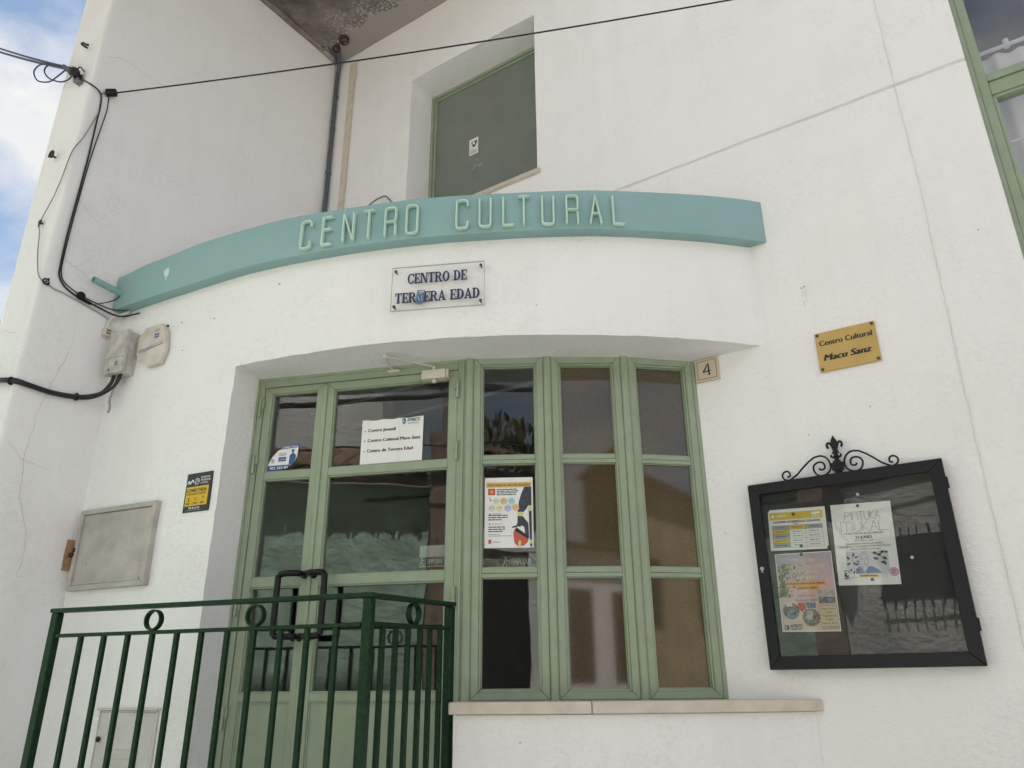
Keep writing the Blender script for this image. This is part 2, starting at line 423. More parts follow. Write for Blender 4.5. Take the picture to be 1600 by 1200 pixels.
class Sheet:
    """flat print on a panel; coordinates in metres from the lower left corner of the sheet"""
    def __init__(s, fr, parent, n=0.0): s.fr, s.parent, s.n, s.parts = fr, parent, n, {}
    def mb(s, name, mat): return s.parts.setdefault((name, mat.name), (MB(), mat))[0]
    def rect(s, name, mat, x0, y0, x1, y1, lv=1):
        s.mb(name, mat).poly([s.fr.p(a, s.n + 0.0004 * lv, b) for a, b in ((x0, y0), (x1, y0), (x1, y1), (x0, y1))])
    def poly(s, name, mat, pts, lv=1):
        s.mb(name, mat).poly([s.fr.p(a, s.n + 0.0004 * lv, b) for a, b in pts])
    def disc(s, name, mat, cx, cy, r, lv=1, n=14, ry=None):
        s.poly(name, mat, [(cx + r * math.cos(2 * math.pi * k / n), cy + (ry or r) * math.sin(2 * math.pi * k / n)) for k in range(n)], lv)
    def line(s, name, mat, pts, w, lv=1):
        for (a, b), (c, d) in zip(pts, pts[1:]):
            L = math.hypot(c - a, d - b)
            if L < 1e-6: continue
            ox, oy = -(d - b) / L * w / 2, (c - a) / L * w / 2
            s.poly(name, mat, [(a - ox, b - oy), (c - ox, d - oy), (c + ox, d + oy), (a + ox, b + oy)], lv)
    def text(s, name, mat, body, x, y, h, w=None, bold=0.0, shear=0.0, align='l', lv=2, tilt=0.0, depth=0.0):
        vs, fs, tw = text_geo(body, 0.0, 0.0)
        vs = [(x + y * shear, y) for x, y in vs]
        tw += 0.72 * shear
        sy = h / 0.72; sx = (w / tw) if w else sy
        ww = tw * sx
        ox = x - (ww / 2 if align == 'c' else ww if align == 'r' else 0)
        n = 1 + (2 if bold > 0.015 else 1 if bold > 0.005 else 0)
        for q in range(n):                                 # a bold face is the thin one set n times, a hair apart
            dx = bold * 1.3 * sy * (q - (n - 1) / 2); dz = 0.35 * bold * sy * (q % 2)
            P = [s.fr.p(ox + a * sx + dx, s.n + 0.0004 * lv + depth + 0.00012 * q, y + b * sy + dz + tilt * (a * sx)) for a, b in vs]
            s.mb(name, mat).add(P, fs)
    def bars(s, name, mat, x, y, w, h, words=5, lv=2):
        """a line of print too small to read"""
        rr = random.Random(int(x * 9000 + y * 7000)); cx = x
        while cx < x + w:
            k = min(rr.uniform(0.6, 1.6) * w / words, x + w - cx)
            if k > h * 0.5: s.rect(name, mat, cx, y, cx + k * 0.86, y + h, lv)
            cx += k
    def done(s):
        return [build(name, mb, mat, s.parent) for (name, _), (mb, mat) in s.parts.items()]

# ------------------------------------------------------------------ geometry of the place
STREET, LAND = -1.60, -0.75                    # street and doorstep level
XL, YE = -3.62, -1.66                          # inner face and front end of the side wall
CC, RA = Vector((-3.284, 2.17)), 3.34          # plan circle of the entrance bay
A0, A1 = math.radians(8.6), math.radians(49.48)
P0, PJ = Vector((-3.62, -1.25024)), Vector((-2.78455, -1.13245))
LS = (PJ - P0).length
U_END = LS + RA * (A1 - A0)
UJ, UA = 0.842, 1.923                          # door jamb and left end of the window apron
def D(u, off=0.0, z=0.0):
    if u <= LS:
        t = (PJ - P0) / LS; n = Vector((t.y, -t.x)); p = P0 + t * u
    else:
        a = A0 + (u - LS) / RA; n = Vector((math.sin(a), -math.cos(a))); p = CC + n * RA
    return Vector((p.x + n.x * off, p.y + n.y * off, z))
def DN(u):
    if u <= LS: t = (PJ - P0) / LS; return Vector((t.y, -t.x, 0))
    a = A0 + (u - LS) / RA; return Vector((math.sin(a), -math.cos(a), 0))
def DF(u, off=0.0, z=0.0):
    n = DN(u); return Fr(D(u, off, z), (-n.y, n.x, 0), n)
VX = [Vector(p) for p in ((-2.831, -0.955), (-1.868, -0.592), (-1.577, -0.419), (-1.297, -0.228), (-1.058, 0.0))]
FAC, FL = [], []
for a, b in zip(VX, VX[1:]):
    t = (b - a).normalized(); FAC.append(Fr((a.x, a.y, 0), (t.x, t.y, 0), (t.y, -t.x, 0))); FL.append((b - a).length)
def frange(a, b, step):
    n = max(1, round((b - a) / step)); return [a + (b - a) * i / n for i in range(n + 1)]
def und(x, y, z, f, amp): return noise.noise(Vector((x * f, y * f, z * f))) * amp

# ------------------------------------------------------------------ ground
g = MB(); g.poly([(-60, -60, STREET), (60, -60, STREET), (60, 60, STREET), (-60, 60, STREET)])
M_STREET = paint('street_concrete', (0.44, 0.425, 0.40), 0.9, vary=0.12, scale=2.5, bump=0.004, bscale=40)
build('street', g, M_STREET, kind='structure')
g = MB()
g.box((-3.618, -1.66, STREET), (-1.70, -0.3, LAND))
for i in range(3): g.box((-3.618 - 0.0 + 0.0, -1.66 - 0.3 * (i + 1), STREET), (-3.05, -1.66 - 0.3 * i, LAND - 0.2125 * (i + 1)))
build('landing', g, paint('landing_stone', (.55, .53, .50), .8, vary=.06, scale=5), bevel=0.008, kind='structure')

# ------------------------------------------------------------------ the building
CEN = thing('cultural_centre', (-2.2, 0, STREET), 'white rendered cultural centre with a curved entrance bay and pale green joinery', 'building')

def main_wall():
    mb = MB()
    holes = [(-2.85, -1.855, 2.735, 3.92), (0.222, 3.2, 1.0, 3.6), (-3.6, -1.058, STREET, 1.60)]
    xs = frange(-3.62, -3.6, .05) + frange(-3.6, -2.85, .05)[1:] + frange(-2.85, -1.855, .05)[1:] + frange(-1.855, -1.058, .05)[1:] + frange(-1.058, 0.222, .04)[1:] + frange(.222, 3.2, .3)[1:] + frange(3.2, 6, .7)[1:]
    gz = [2.3955, 2.3985, 2.4120, 2.4150]
    zs = frange(STREET, 1.0, .05) + frange(1.0, 1.6, .05)[1:] + frange(1.6, gz[0], .05)[1:] + gz[1:] + frange(gz[3], 2.735, .05)[1:] + frange(2.735, 3.6, .05)[1:] + frange(3.6, 3.92, .05)[1:] + frange(3.92, 4.6, .07)[1:] + frange(4.6, 7, .5)[1:]
    idx = {}
    def vid(i, k):
        if (i, k) in idx: return idx[(i, k)]
        x, z = xs[i], zs[k]
        y = und(x, 0, z, 2.2, .004) + und(x, 7, z, 9, .0014)
        if abs(x + 1.058) < 1e-6: y = 0
        if gz[0] < z < gz[3] and x < 0.2221: y += 0.015 + und(x, 3, z, 14, .002)
        # vertical joint, a slightly sunk hairline
        mb.v.append(Vector((x, y, z))); idx[(i, k)] = len(mb.v) - 1
        return idx[(i, k)]
    for i in range(len(xs) - 1):
        for k in range(len(zs) - 1):
            cx, cz = (xs[i] + xs[i + 1]) / 2, (zs[k] + zs[k + 1]) / 2
            if any(a < cx < b and c < cz < d for a, b, c, d in holes): continue
            mb.f.append((vid(i, k), vid(i + 1, k), vid(i + 1, k + 1), vid(i, k + 1)))
    # reveals of the two upper openings
    for a, b, c, d, dep in ((-2.85, -1.855, 2.735, 3.92, .25), (0.222, 3.2, 1.0, 3.6, .05)):
        for p, q in (((a, c), (a, d)), ((b, d), (b, c)), ((a, d), (b, d)), ((b, c), (a, c))):
            n = 14
            for j in range(n):
                u0, u1 = j / n, (j + 1) / n
                A = (p[0] + (q[0] - p[0]) * u0, p[1] + (q[1] - p[1]) * u0); B = (p[0] + (q[0] - p[0]) * u1, p[1] + (q[1] - p[1]) * u1)
                mb.add([(A[0], .003, A[1]), (B[0], .003, B[1]), (B[0], dep, B[1]), (A[0], dep, A[1])], [(0, 1, 2, 3)])
    # back of the wall
    bx = [-3.62, -2.85, -1.855, 0.222, 3.2, 6]; bz = [1.6, 2.735, 3.6, 3.92, 7]
    for i in range(5):
        for k in range(4):
            cx, cz = (bx[i] + bx[i + 1]) / 2, (bz[k] + bz[k + 1]) / 2
            if any(a < cx < b and c < cz < d for a, b, c, d in holes): continue
            mb.add([(bx[i], .35, bz[k]), (bx[i], .35, bz[k + 1]), (bx[i + 1], .35, bz[k + 1]), (bx[i + 1], .35, bz[k])], [(0, 1, 2, 3)])
    return build('main_wall', mb, M_WHITE, CEN, smooth=0.6)
WALL = main_wall()

def side_wall():
    mb = MB()
    path = [(XL, y) for y in frange(0.0, -1.62, .07)] + [(XL - .0005, -1.640), (XL - .004, -1.6535), (XL - .012, -1.6590), (XL - .022, YE)]
    path += [(x, YE) for x in frange(-3.70, -3.935, .06)] + [(-3.958, -1.655), (-3.97, -1.64)] + [(-3.97, y) for y in (-1.2, -.4, .4)]
    zs = frange(STREET, 4.9, .06) + frange(4.9, 7, .6)[1:]
    for k, z in enumerate(zs):
        for (x, y) in path:
            d = und(x, y, z, 1.8, .006) + und(x, y, z, 8, .0022)
            corner = 1.0 if abs(y - YE) < .05 and abs(x - XL) < .05 else 0.0
            dd = d + corner * (und(3, 1, z, 3.0, .006) + und(3, 9, z, 15, .004))
            dx = dd if y > YE + .001 or corner else 0; dy = -dd if y <= YE + .03 else 0
            mb.v.append(Vector((x + dx, y + dy, z)))
    n = len(path)
    for k in range(len(zs) - 1):
        for i in range(n - 1): mb.f.append((k * n + i, k * n + n + i, k * n + n + i + 1, k * n + i + 1))
    m = len(zs)
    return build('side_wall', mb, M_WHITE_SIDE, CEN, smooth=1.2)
SIDE = side_wall()

def entrance_bay():
    mb = MB()
    ZT, ZL, ZA = 1.985, 1.356, -0.086
    us = frange(0, UJ, .03) + frange(UJ, UA, .03)[1:] + frange(UA, U_END, .03)[1:]
    zs = frange(STREET, ZA, .04) + frange(ZA, ZL, .035)[1:] + frange(ZL, ZT, .03)[1:]
    idx = {}
    rr = random.Random(3)
    jit = {}
    def P(i, k):
        u, z = us[i], zs[k]; p = D(u, 0, z)
        off = und(p.x, p.y, z, 2.5, .006) + und(p.x, p.y, z, 10, .0022)
        if i in (0, len(us) - 1): off = 0
        edge_z = abs(z - ZL) < 1e-6 and u >= UJ - 1e-6
        edge_u = (abs(u - UJ) < 1e-6 and z < ZL) or (abs(u - UA) < 1e-6 and z <= ZA)
        q = D(u, off, z)
        if edge_z: q.z += und(u, 2, 5, 11, .0035) + und(u, 9, 1, 34, .0025); q += DN(u) * (-.006)
        if edge_u:
            t = DN(u); q += Vector((-t.y, t.x, 0)) * (und(z, 4, 1, 9, .004) + und(z, 8, 1, 30, .003)); q += t * (-.006)
        return q
    def vid(i, k):
        if (i, k) not in idx: mb.v.append(P(i, k)); idx[(i, k)] = len(mb.v) - 1
        return idx[(i, k)]
    for i in range(len(us) - 1):
        for k in range(len(zs) - 1):
            u, z = (us[i] + us[i + 1]) / 2, (zs[k] + zs[k + 1]) / 2
            if z > ZL or u < UJ or (u > UA and z < ZA): mb.f.append((vid(i, k), vid(i + 1, k), vid(i + 1, k + 1), vid(i, k + 1)))
    kL = min(range(len(zs)), key=lambda k: abs(zs[k] - ZL)); kA = min(range(len(zs)), key=lambda k: abs(zs[k] - ZA)); kT = len(zs) - 1
    iJ = min(range(len(us)), key=lambda i: abs(us[i] - UJ)); iA = min(range(len(us)), key=lambda i: abs(us[i] - UA))
    def inner(u, z, r=3.02):
        a = A0 + (max(u, LS) - LS) / RA; return Vector((CC.x + r * math.sin(a), CC.y - r * math.cos(a), z))
    # soffit of the opening
    nz_ = 7
    def sof(i, j):
        o = P(i, kL); q = inner(us[i], ZL); t = j / nz_; p = o.lerp(q, t); p.z = o.z + (ZL - o.z) * min(1, t * 5) + und(p.x, p.y, 0, 6, .002) * min(1, t * 4)
        return p
    for i in range(iJ, len(us) - 1):
        for j in range(nz_): mb.add([sof(i, j), sof(i, j + 1), sof(i + 1, j + 1), sof(i + 1, j)], [(0, 1, 2, 3)])
    JI = Vector((-2.852, -0.875, 0))
    for j in range(nz_):
        o = P(iJ, kL); a = o.lerp(Vector((JI.x, JI.y, ZL)), j / nz_); b = o.lerp(Vector((JI.x, JI.y, ZL)), (j + 1) / nz_)
        mb.add([a, b, sof(iJ, j + 1), sof(iJ, j)], [(0, 1, 2, 3)])
    # left jamb and left end of the apron
    for k in range(kL):
        for (i, I) in ((iJ, JI), (iA, Vector((-1.88, -0.545, 0)))):
            if i == iA and k >= kA: continue
            for j in range(4):
                def Q(kk, jj):
                    o = P(i, kk); p = o.lerp(Vector((I.x, I.y, zs[kk])), jj / 4); p.x += und(p.y, 2, p.z, 9, .002) * (1 if 0 < jj < 4 else 0); return p
                q = [Q(k, j), Q(k, j + 1), Q(k + 1, j + 1), Q(k + 1, j)]
                mb.add(q if i == iJ else q[::-1], [(0, 1, 2, 3)])
    # flat roof of the bay, inner skins
    mb.poly([P(i, kT) for i in range(len(us))] + [Vector((-0.74, 0.02, ZT)), Vector((-3.62, 0.02, ZT))])
    mb.poly([P(i, kA) for i in range(iA, len(us))] + [Vector((-1.0, 0.02, ZA)), Vector((-1.88, -0.545, ZA))])
    for i in range(iJ, len(us) - 1): mb.add([inner(us[i], ZL), inner(us[i], 1.62), inner(us[i + 1], 1.62), inner(us[i + 1], ZL)], [(3, 2, 1, 0)])
    return build('entrance_bay', mb, M_WHITE, CEN, smooth=0.75)
BAY = entrance_bay()

# roof slab over the corner, damp and mouldy underneath
mb = MB()
xs, ys = frange(-3.62, -1.7, .08), frange(-3.4, 0.0, .08)  # reach beyond view is stretched to shade the upper corner
for j, y in enumerate(ys):
    for i, x in enumerate(xs): mb.v.append(Vector((x, y, 4.478 + und(x, y, 2, 3.5, .012) * (0 if j == len(ys) - 1 else 1))))
nx = len(xs)
for j in range(len(ys) - 1):
    for i in range(nx - 1): mb.f.append((j * nx + i, (j + 1) * nx + i, (j + 1) * nx + i + 1, j * nx + i + 1))
mb.add([(-3.62, -3.4, 4.478), (-1.7, -3.4, 4.478), (-1.7, -3.4, 4.75), (-3.62, -3.4, 4.75), (-1.7, 0, 4.478), (-1.7, 0, 4.75), (-3.62, 0, 4.75)], [(0, 1, 2, 3), (1, 4, 5, 2), (3, 2, 5, 6)])
SLAB = build('extended_roof_slab', mb, M_DAMP, CEN, smooth=0.6)
mb = MB()
pts = [(-3.60 + und(0, y, 3, 6, .006), y, 4.462 + und(1, y, 1, 5, .006)) for y in frange(-1.5, -.02, .05)]
mb.tube(pts, .026, 6, flat=(.024, .016), normal=(0, 0, 1))
build('slab_lip', mb, M_DAMP, SLAB)
mb = MB(); mb.box((-4.5, -3.4, 4.482), (-3.625, -1.72, 4.75)); build('extended_roof_slab', mb, M_DAMP, CEN)  # added block out of view, shades the end face of the side wall
mb = MB(); rr = random.Random(5)
for c, r in (((-3.39, -.17, 4.452), .035), ((-3.50, -.14, 4.455), .026)):
    for q in range(4):
        ph = rr.uniform(0, 6); n_ = Vector((rr.uniform(-.5, .5), rr.uniform(-.5, .5), 1)).normalized()
        a = n_.orthogonal().normalized(); b = n_.cross(a)
        mb.tube([Vector(c) + a * r * rr.uniform(.7, 1.2) * math.cos(ph + t * .5) + b * r * math.sin(ph + t * .5) for t in range(11)], .005, 5)
build('rusty_wire', mb, paint('rust', (0.075, 0.032, 0.022), 0.9, vary=0.2), SLAB)
mb = MB(); mb.prism([(-3.52, -.06, 4.472), (-3.44, -.05, 4.472), (-3.30, -.15, 4.472), (-3.33, -.24, 4.472), (-3.47, -.22, 4.472), (-3.56, -.14, 4.472)], (0, 0, -.006))

# cracks and stains of the render
def cracks(parent, lines, up, w=.0032):
    for pts in lines:
        mb = MB(); ribbon(mb, wander(pts, .022, .0045), w * .6, up)
        for v in mb.v: v += Vector(up) * .0075
        build('crack', mb, M_CRACK, parent)
X = XL
cracks(SIDE, [[(X, -1.64, 3.21), (X, -1.535, 3.278), (X, -1.44, 3.281), (X, -1.299, 3.274), (X, -1.15, 3.22)],
              [(X, -1.467, 1.718), (X, -1.457, 1.55), (X, -1.506, 1.351), (X, -1.537, 1.198), (X, -1.553, 0.952), (X, -1.534, 0.783), (X, -1.474, 0.652), (X, -1.463, 0.543), (X, -1.478, 0.433), (X, -1.516, 0.377)],
              [(X, -1.63, 1.02), (X, -1.56, .955), (X, -1.44, .93)], [(X, -1.44, .12), (X, -1.47, .02), (X, -1.45, -.09), (X, -1.5, -.2)], [(X, -1.60, 2.33), (X, -1.52, 2.27), (X, -1.43, 2.22)],
              [(X, -1.61, 1.98), (X, -1.53, 1.95), (X, -1.46, 1.93)]], (1, 0, 0), .0028)
cracks(SIDE, [[(-3.955, YE, 3.295), (-3.86, YE, 3.255), (-3.777, YE, 3.22), (-3.68, YE, 3.215)], [(-3.93, YE, 1.62), (-3.82, YE, 1.60), (-3.70, YE, 1.55)]], (0, -1, 0), .0026)
def yw(x, z): return (x, 0, z)
mb = MB()
ribbon(mb, wander([yw(-.046, 4.4), yw(-.046, 2.9), yw(-.047, 2.41), yw(-.043, 1.98), yw(-.052, 1.45), yw(-.060, 1.07), yw(-.064, .6), yw(-.07, -.4), yw(-.07, -1.2)], .03, .0022), .0034, (0, -1, 0))
for v in mb.v: v.y -= .0055
build('crack', mb, paint('joint_grey', (0.70, 0.69, 0.665), 0.95), WALL)
mb = MB()
for z0, z1 in ((3.0, 4.40),):
    L, Rr = [], []
    for z in frange(z1, z0, .04): L.append((-3.475 - .006 + und(1, z, 2, 6, .012), -.006, z)); Rr.append((-3.475 + .050 + und(4, z, 2, 6, .012) + max(0, z - 4.3) * .12, -.006, z))
    n = len(L); mb.add(L + Rr, [(i, i + n, i + 1 + n, i + 1) for i in range(n - 1)])
build('stain', mb, M_STAIN, WALL)
# two plugged screw holes with rust runs, small chips
M_PLUG = paint('rusty_plug', (.14, .12, .10), .8)
def plug(c, n, r, d, parent):
    mb = MB(); mb.lathe(c, n, [(r, 0), (r, d), (r * .4, d + .001)], 8); build('plug_hole', mb, M_PLUG, parent)
for x in (-.556, -.545): plug((x, .002, 1.575 + (x + .55) * .4), (0, -1, 0), .0025, .0075, WALL)
for u, z, r in ((1.046, 1.727, .0024), (.674, 1.63, .0024), (.494, 1.501, .002), (.458, 1.655, .002), (2.24, 1.49, .0017)): plug(D(u, -.004, z), DN(u), r, .010, BAY)
for x, z in ((-1.0, .58), (-.38, 1.0), (.11, 1.62), (-.62, .93)): plug((x, .002, z), (0, -1, 0), .0018, .006, WALL)
# rain runs and rubbed patches: thin uneven films of grime on the render
M_RUN = paint('grime_run', (.76, .745, .715), .95, vary=.08, scale=30)
def run(pts_l, up, name='stain'):
    mb = MB(); ribbon(mb, pts_l[0], pts_l[1], up)
    for v in mb.v: v += Vector(up) * .0062
    build(name, mb, M_RUN, WALL)
rr = random.Random(21)
for x, z, L, w in ((-.5555, 1.57, .10, .003), (-.5445, 1.575, .08, .003)):
    run(([Vector((x + rr.uniform(-.0015, .0015) + .002 * math.sin(k), 0, z - L * k / 8)) for k in range(9)], w), (0, -1, 0))

# ------------------------------------------------------------------ window sill (two stones)
M_S2 = M_MARBLE
for (ua, ub) in ((UA - .012, 2.399), (2.4015, U_END)):
    us = frange(ua, ub, .05); o = [D(u, .024, -.084) for u in us]
    if ub == U_END: o[-1] = Vector((-.7135, -.003, -.084)); o[-2] = D(us[-2], .024, -.084)
    i_ = []
    for u in reversed(us):
        a = A0 + (u - LS) / RA; r = 3.07; p = Vector((CC.x + r * math.sin(a), CC.y - r * math.cos(a), -.084))
        if p.y > -.003: p = Vector((-1.06, -.003, -.084))
        i_.append(p)
    cl = []
    for p in i_:
        if not cl or (p - cl[-1]).length > 1e-4: cl.append(p)
    mb = MB(); mb.prism(o + cl, (0, 0, .040))
    build('sill_stone', mb, M_MARBLE, CEN, bevel=.003)

# ------------------------------------------------------------------ entrance door
f0 = FAC[0]
mb = MB()
f0.box(mb, -.012, .034, -.06, 0, LAND, 1.375); f0.box(mb, .975, 1.012, -.06, 0, LAND, 1.375)
f0.box(mb, .0345, .9745, -.06, 0, 1.3125, 1.375)
f0.box(mb, .0, .010, .0005, .007, LAND, 1.372); f0.box(mb, .0105, 1.0, .0005, .005, 1.343, 1.372); f0.box(mb, .993, 1.004, .0005, .006, LAND, 1.3425)
DFRAME = build('door_frame', mb, M_DOOR, CEN, bevel=.0016)
mb = MB(); f0.box(mb, 0, 1.02, -.06, .01, LAND, LAND + .02); build('threshold', mb, M_MARBLE, DFRAME)

def leaf(s0, s1, wl_, wr_, top):
    mb = MB(); N1, N0 = -.006, -.050
    f0.ring(mb, s0, s1, LAND + .006, 1.3105, (wl_, wr_, .11, 1.3105 - top), N0, N1)
    gs0, gs1 = s0 + wl_, s1 - wr_
    for z0, z1 in ((.8705, .9045), (.4025, .4405), (-.0450, -.0120)): f0.box(mb, gs0, gs1, N0, N1 - .0012, z0, z1)
    L = build('door_leaf', mb, M_DOOR, CEN, bevel=.0016)
    pn = [(.9045, top), (.4405, .8705), (-.0120, .4025)]
    bm_ = MB()
    for z0, z1 in pn: f0.ring(bm_, gs0, gs1, z0, z1, .006, -.034, -.0125)
    build('glazing_bead', bm_, M_DOOR, L, bevel=.001)
    for z0, z1 in pn:
        g = MB(); f0.box(g, gs0 + .002, gs1 - .002, -.030, -.025, z0 + .002, z1 - .002); build('pane', g, M_GLASS, L)
    k = MB(); f0.box(k, gs0, gs1, -.032, -.016, LAND + .116, -.045); build('kick_panel', k, M_DOOR, L, bevel=.001)
    k = MB(); f0.ring(k, gs0, gs1, LAND + .116, -.045, .007, -.0158, -.0115); build('panel_moulding', k, M_DOOR, L, bevel=.001)
    return L
LEFT = leaf(.0362, .3385, .038, .0365, 1.280)
RIGHT = leaf(.3415, .9730, .0435, .038, 1.275)
mb = MB(); f0.box(mb, .333, .3525, -.0058, .001, LAND + .03, 1.300); build('astragal', mb, M_DOOR, RIGHT, bevel=.002)
def hinges(parent, s, zs, d):
    for z0, z1 in zs:
        mb = MB(); h = (z1 - z0)
        mb.lathe(f0.p(s, .009, z0), (0, 0, 1), [(.0065, 0), (.0075, .002), (.0075, h * .46), (.0075, h * .46), (.006, h * .47), (.006, h * .49), (.0075, h * .50), (.0075, h - .003), (.005, h)], 10)
        f0.box(mb, s - .018 if d > 0 else s - .002, s + .002 if d > 0 else s + .018, .0, .006, z0 + h * .52, z1 - .004)
        build('hinge', mb, M_DOOR, parent, smooth=.7)
hinges(RIGHT, .976, ((1.176, 1.264), (.895, .984), (.288, .378)), 1)
hinges(LEFT, .024, ((1.168, 1.257), (.900, .982), (.288, .335), (-.15, -.065)), -1)
def pull(parent, s_at, s_out, n_sign, dark):
    mb = MB(); r = .0130; zt, zb = .447, .198; nf = .052 * n_sign; nb = (-.008 if n_sign > 0 else -.048)
    raw = [f0.p(s_at, nb, zt), f0.p(s_at, nf * .75, zt), f0.p(s_at + (s_out - s_at) * .16, nf + nb * 0, zt), f0.p(s_out - (s_out - s_at) * .28, nf, zt), f0.p(s_out - (s_out - s_at) * .06, nf, zt - .007), f0.p(s_out, nf, zt - .028),
           f0.p(s_out, nf, zb + .028), f0.p(s_out - (s_out - s_at) * .06, nf, zb + .007), f0.p(s_out - (s_out - s_at) * .28, nf, zb), f0.p(s_at + (s_out - s_at) * .16, nf, zb), f0.p(s_at, nf * .75, zb), f0.p(s_at, nb, zb)]
    if n_sign < 0: raw = [f0.p(s_at, nb, zt)] + [p + f0.n * (-.045) for p in raw[1:-1]] + [f0.p(s_at, nb, zb)]
    mb.tube(catmull(raw, 5), r, 10)
    for z in (zt, zb): mb.lathe(f0.p(s_at, nb, z), f0.n * n_sign, [(.017, 0), (.017, .006), (.0125, .010)], 14)
    build('pull_handle', mb, M_BLACKPL, parent, smooth=.9)
pull(LEFT, .322, .232, 1, 0); pull(RIGHT, .362, .440, 1, 0)
pull(LEFT, .322, .232, -1, 1); pull(RIGHT, .362, .440, -1, 1)
mb = MB(); f0.box(mb, .3455, .3530, .0008, .003, .325, .352); build('lock_plate', mb, M_ZINC, RIGHT, bevel=.001)
# door closer with its folded arm
mb = MB(); f0.box(mb, .818, .930, .0005, .044, 1.262, 1.306)
CL = build('door_closer', mb, M_CREAM, RIGHT, bevel=.006, seg=2, smooth=.5)
mb = MB(); f0.box(mb, .931, .940, .002, .040, 1.264, 1.304); build('closer_cap', mb, M_CREAM, RIGHT, bevel=.002)
mb = MB(); mb.lathe(f0.p(.873, .024, 1.262), (0, 0, -1), [(.011, 0), (.011, .010), (.007, .014)], 12)
build('closer_knob', mb, M_CREAM, RIGHT, bevel=.002)
for z in (1.276, 1.292):
    mb = MB(); mb.lathe(f0.p(.9405, .021, z), f0.s, [(.005, 0), (.004, .0012)], 8); build('closer_screw', mb, M_INK, RIGHT)
mb = MB()
e0, e1, e2 = f0.p(.868, .022, 1.312), f0.p(.690, .155, 1.335), f0.p(.672, .012, 1.330)
mb.tube([e0, e0 + V(0, 0, .016)], .007, 10); mb.tube([e0 + V(0, 0, .014), e1], .006, 6, flat=(.008, .0035), normal=(0, 0, 1))
mb.tube([e1 + V(0, 0, .004), e2], .005, 6, flat=(.006, .004), normal=(0, 0, 1)); mb.lathe(e1 - V(0, 0, .006), (0, 0, 1), [(.009, 0), (.009, .018)], 10)
f0.box(mb, .650, .704, .001, .022, 1.322, 1.332)
build('closer_arm', mb, M_CREAM, RIGHT)

# ------------------------------------------------------------------ the three tall windows
for i in (1, 2, 3):
    f, L = FAC[i], FL[i]
    mb = MB(); a, b = .0172, L - .0178
    f.ring(mb, a, b, -.0425, 1.372, (.030, .030, .027, .044), -.055, 0)
    W = build('window', mb, M_DOOR, CEN, bevel=.0016)
    W['label'] = ('window with clear panes and a poster, next to the door', 'middle window with brown filmed panes', 'window with brown filmed panes by the house number')[i - 1]
    s0, s1, z0, z1 = a + .030, b - .030, -.0155, 1.328
    k = MB(); f.ring(k, s0, s1, z0, z1, .0095, -.05, -.0065); build('sash', k, M_DOOR, W, bevel=.0012)
    gs0, gs1 = s0 + .0095, s1 - .0095
    rows = [(-.006, .4085), (.4475, .8765), (.9145, 1.3185)]
    for za, zb in ((.4085, .4475), (.8765, .9145)):
        k = MB(); f.box(k, gs0, gs1, -.05, -.0085, za, za + .0165); f.box(k, gs0, gs1, -.05, -.0105, za + .018, zb); build('glazing_bar', k, M_DOOR, W, bevel=.0015)
    for za, zb in rows:
        k = MB(); f.ring(k, gs0, gs1, za, zb, .004, -.034, -.0165); build('glazing_bead', k, M_DOOR, W, bevel=.0008)
        g = MB(); f.box(g, gs0 + .001, gs1 - .001, -.031, -.0255, za + .001, zb - .001); build('pane', g, M_GLASS if i == 1 else M_FILM, W)
for v, (na, nb) in ((1, (0, 1)), (2, (1, 2)), (3, (2, 3))):
    n = (FAC[na].n + FAC[nb].n).normalized(); c = Vector((VX[v].x, VX[v].y, 0)); t = Vector((-n.y, n.x, 0))
    f = Fr(c, t, n); mb = MB()
    prof = [(-.0165, -.05), (-.0165, .004), (-.0115, .0095), (-.004, .0115), (.004, .0115), (.0115, .0095), (.0165, .004), (.0165, -.05)]
    mb.prism([f.p(a, b, -.0435) for a, b in prof], (0, 0, 1.42))
    build('mullion', mb, M_DOOR, CEN, smooth=.9)
mb = MB(); f = FAC[3]; f.box(mb, FL[3] - .0175, FL[3] - .001, -.05, .003, -.0435, 1.372); build('mullion', mb, M_DOOR, CEN, bevel=.0015)

# room behind the entrance
mb = MB()
plan = [(-3.56, -.98), (-2.85, -.86), (-1.885, -.49), (-1.60, -.33), (-1.32, -.14), (-1.075, .09), (-.95, .09), (-.95, 3.0), (-3.56, 3.0)]
n = len(plan)
mb.add([(x, y, z) for z in (LAND, 1.62) for x, y in plan], [tuple(range(n)), tuple(range(2 * n - 1, n - 1, -1))] + [(i + 1, i, i + n, i + n + 1) for i in (6, 7)] + [(0, 8, 8 + n, n)])
build('room', mb, M_ROOM, CEN)

# ------------------------------------------------------------------ boarded upstairs window
fu = Fr((-2.85, .235, 2.735), (1, 0, 0), (0, -1, 0))
mb = MB(); fu.ring(mb, .0, .995, .02, 1.185, .022, -.03, .020); fu.ring(mb, .0225, .9725, .0425, 1.1625, .018, -.03, .008)
UW = build('upper_window', mb, M_DOOR, CEN, bevel=.0015)
UW['label'] = 'deep set upstairs window closed with a grey board'
mb = MB(); fu.box(mb, .0405, .9545, -.02, -.004, .0605, 1.1445); build('shutter_board', mb, M_PANEL, UW)
mb = MB(); mb.box((-2.849, -.022, 2.712), (-1.832, .215, 2.740)); build('window_ledge', mb, M_MARBLE, UW, bevel=.004)
mb = MB(); rr = random.Random(9)
for q in range(9):
    a, b = .36 + rr.uniform(0, .07), .44 + rr.uniform(0, .05); ribbon(mb, [fu.p(a, -.0035, b), fu.p(a + rr.uniform(-.02, .02), -.0035, b + rr.uniform(-.012, .012)), fu.p(a + rr.uniform(-.03, .03), -.0035, b + rr.uniform(-.02, .02))], .004, (0, -1, 0))
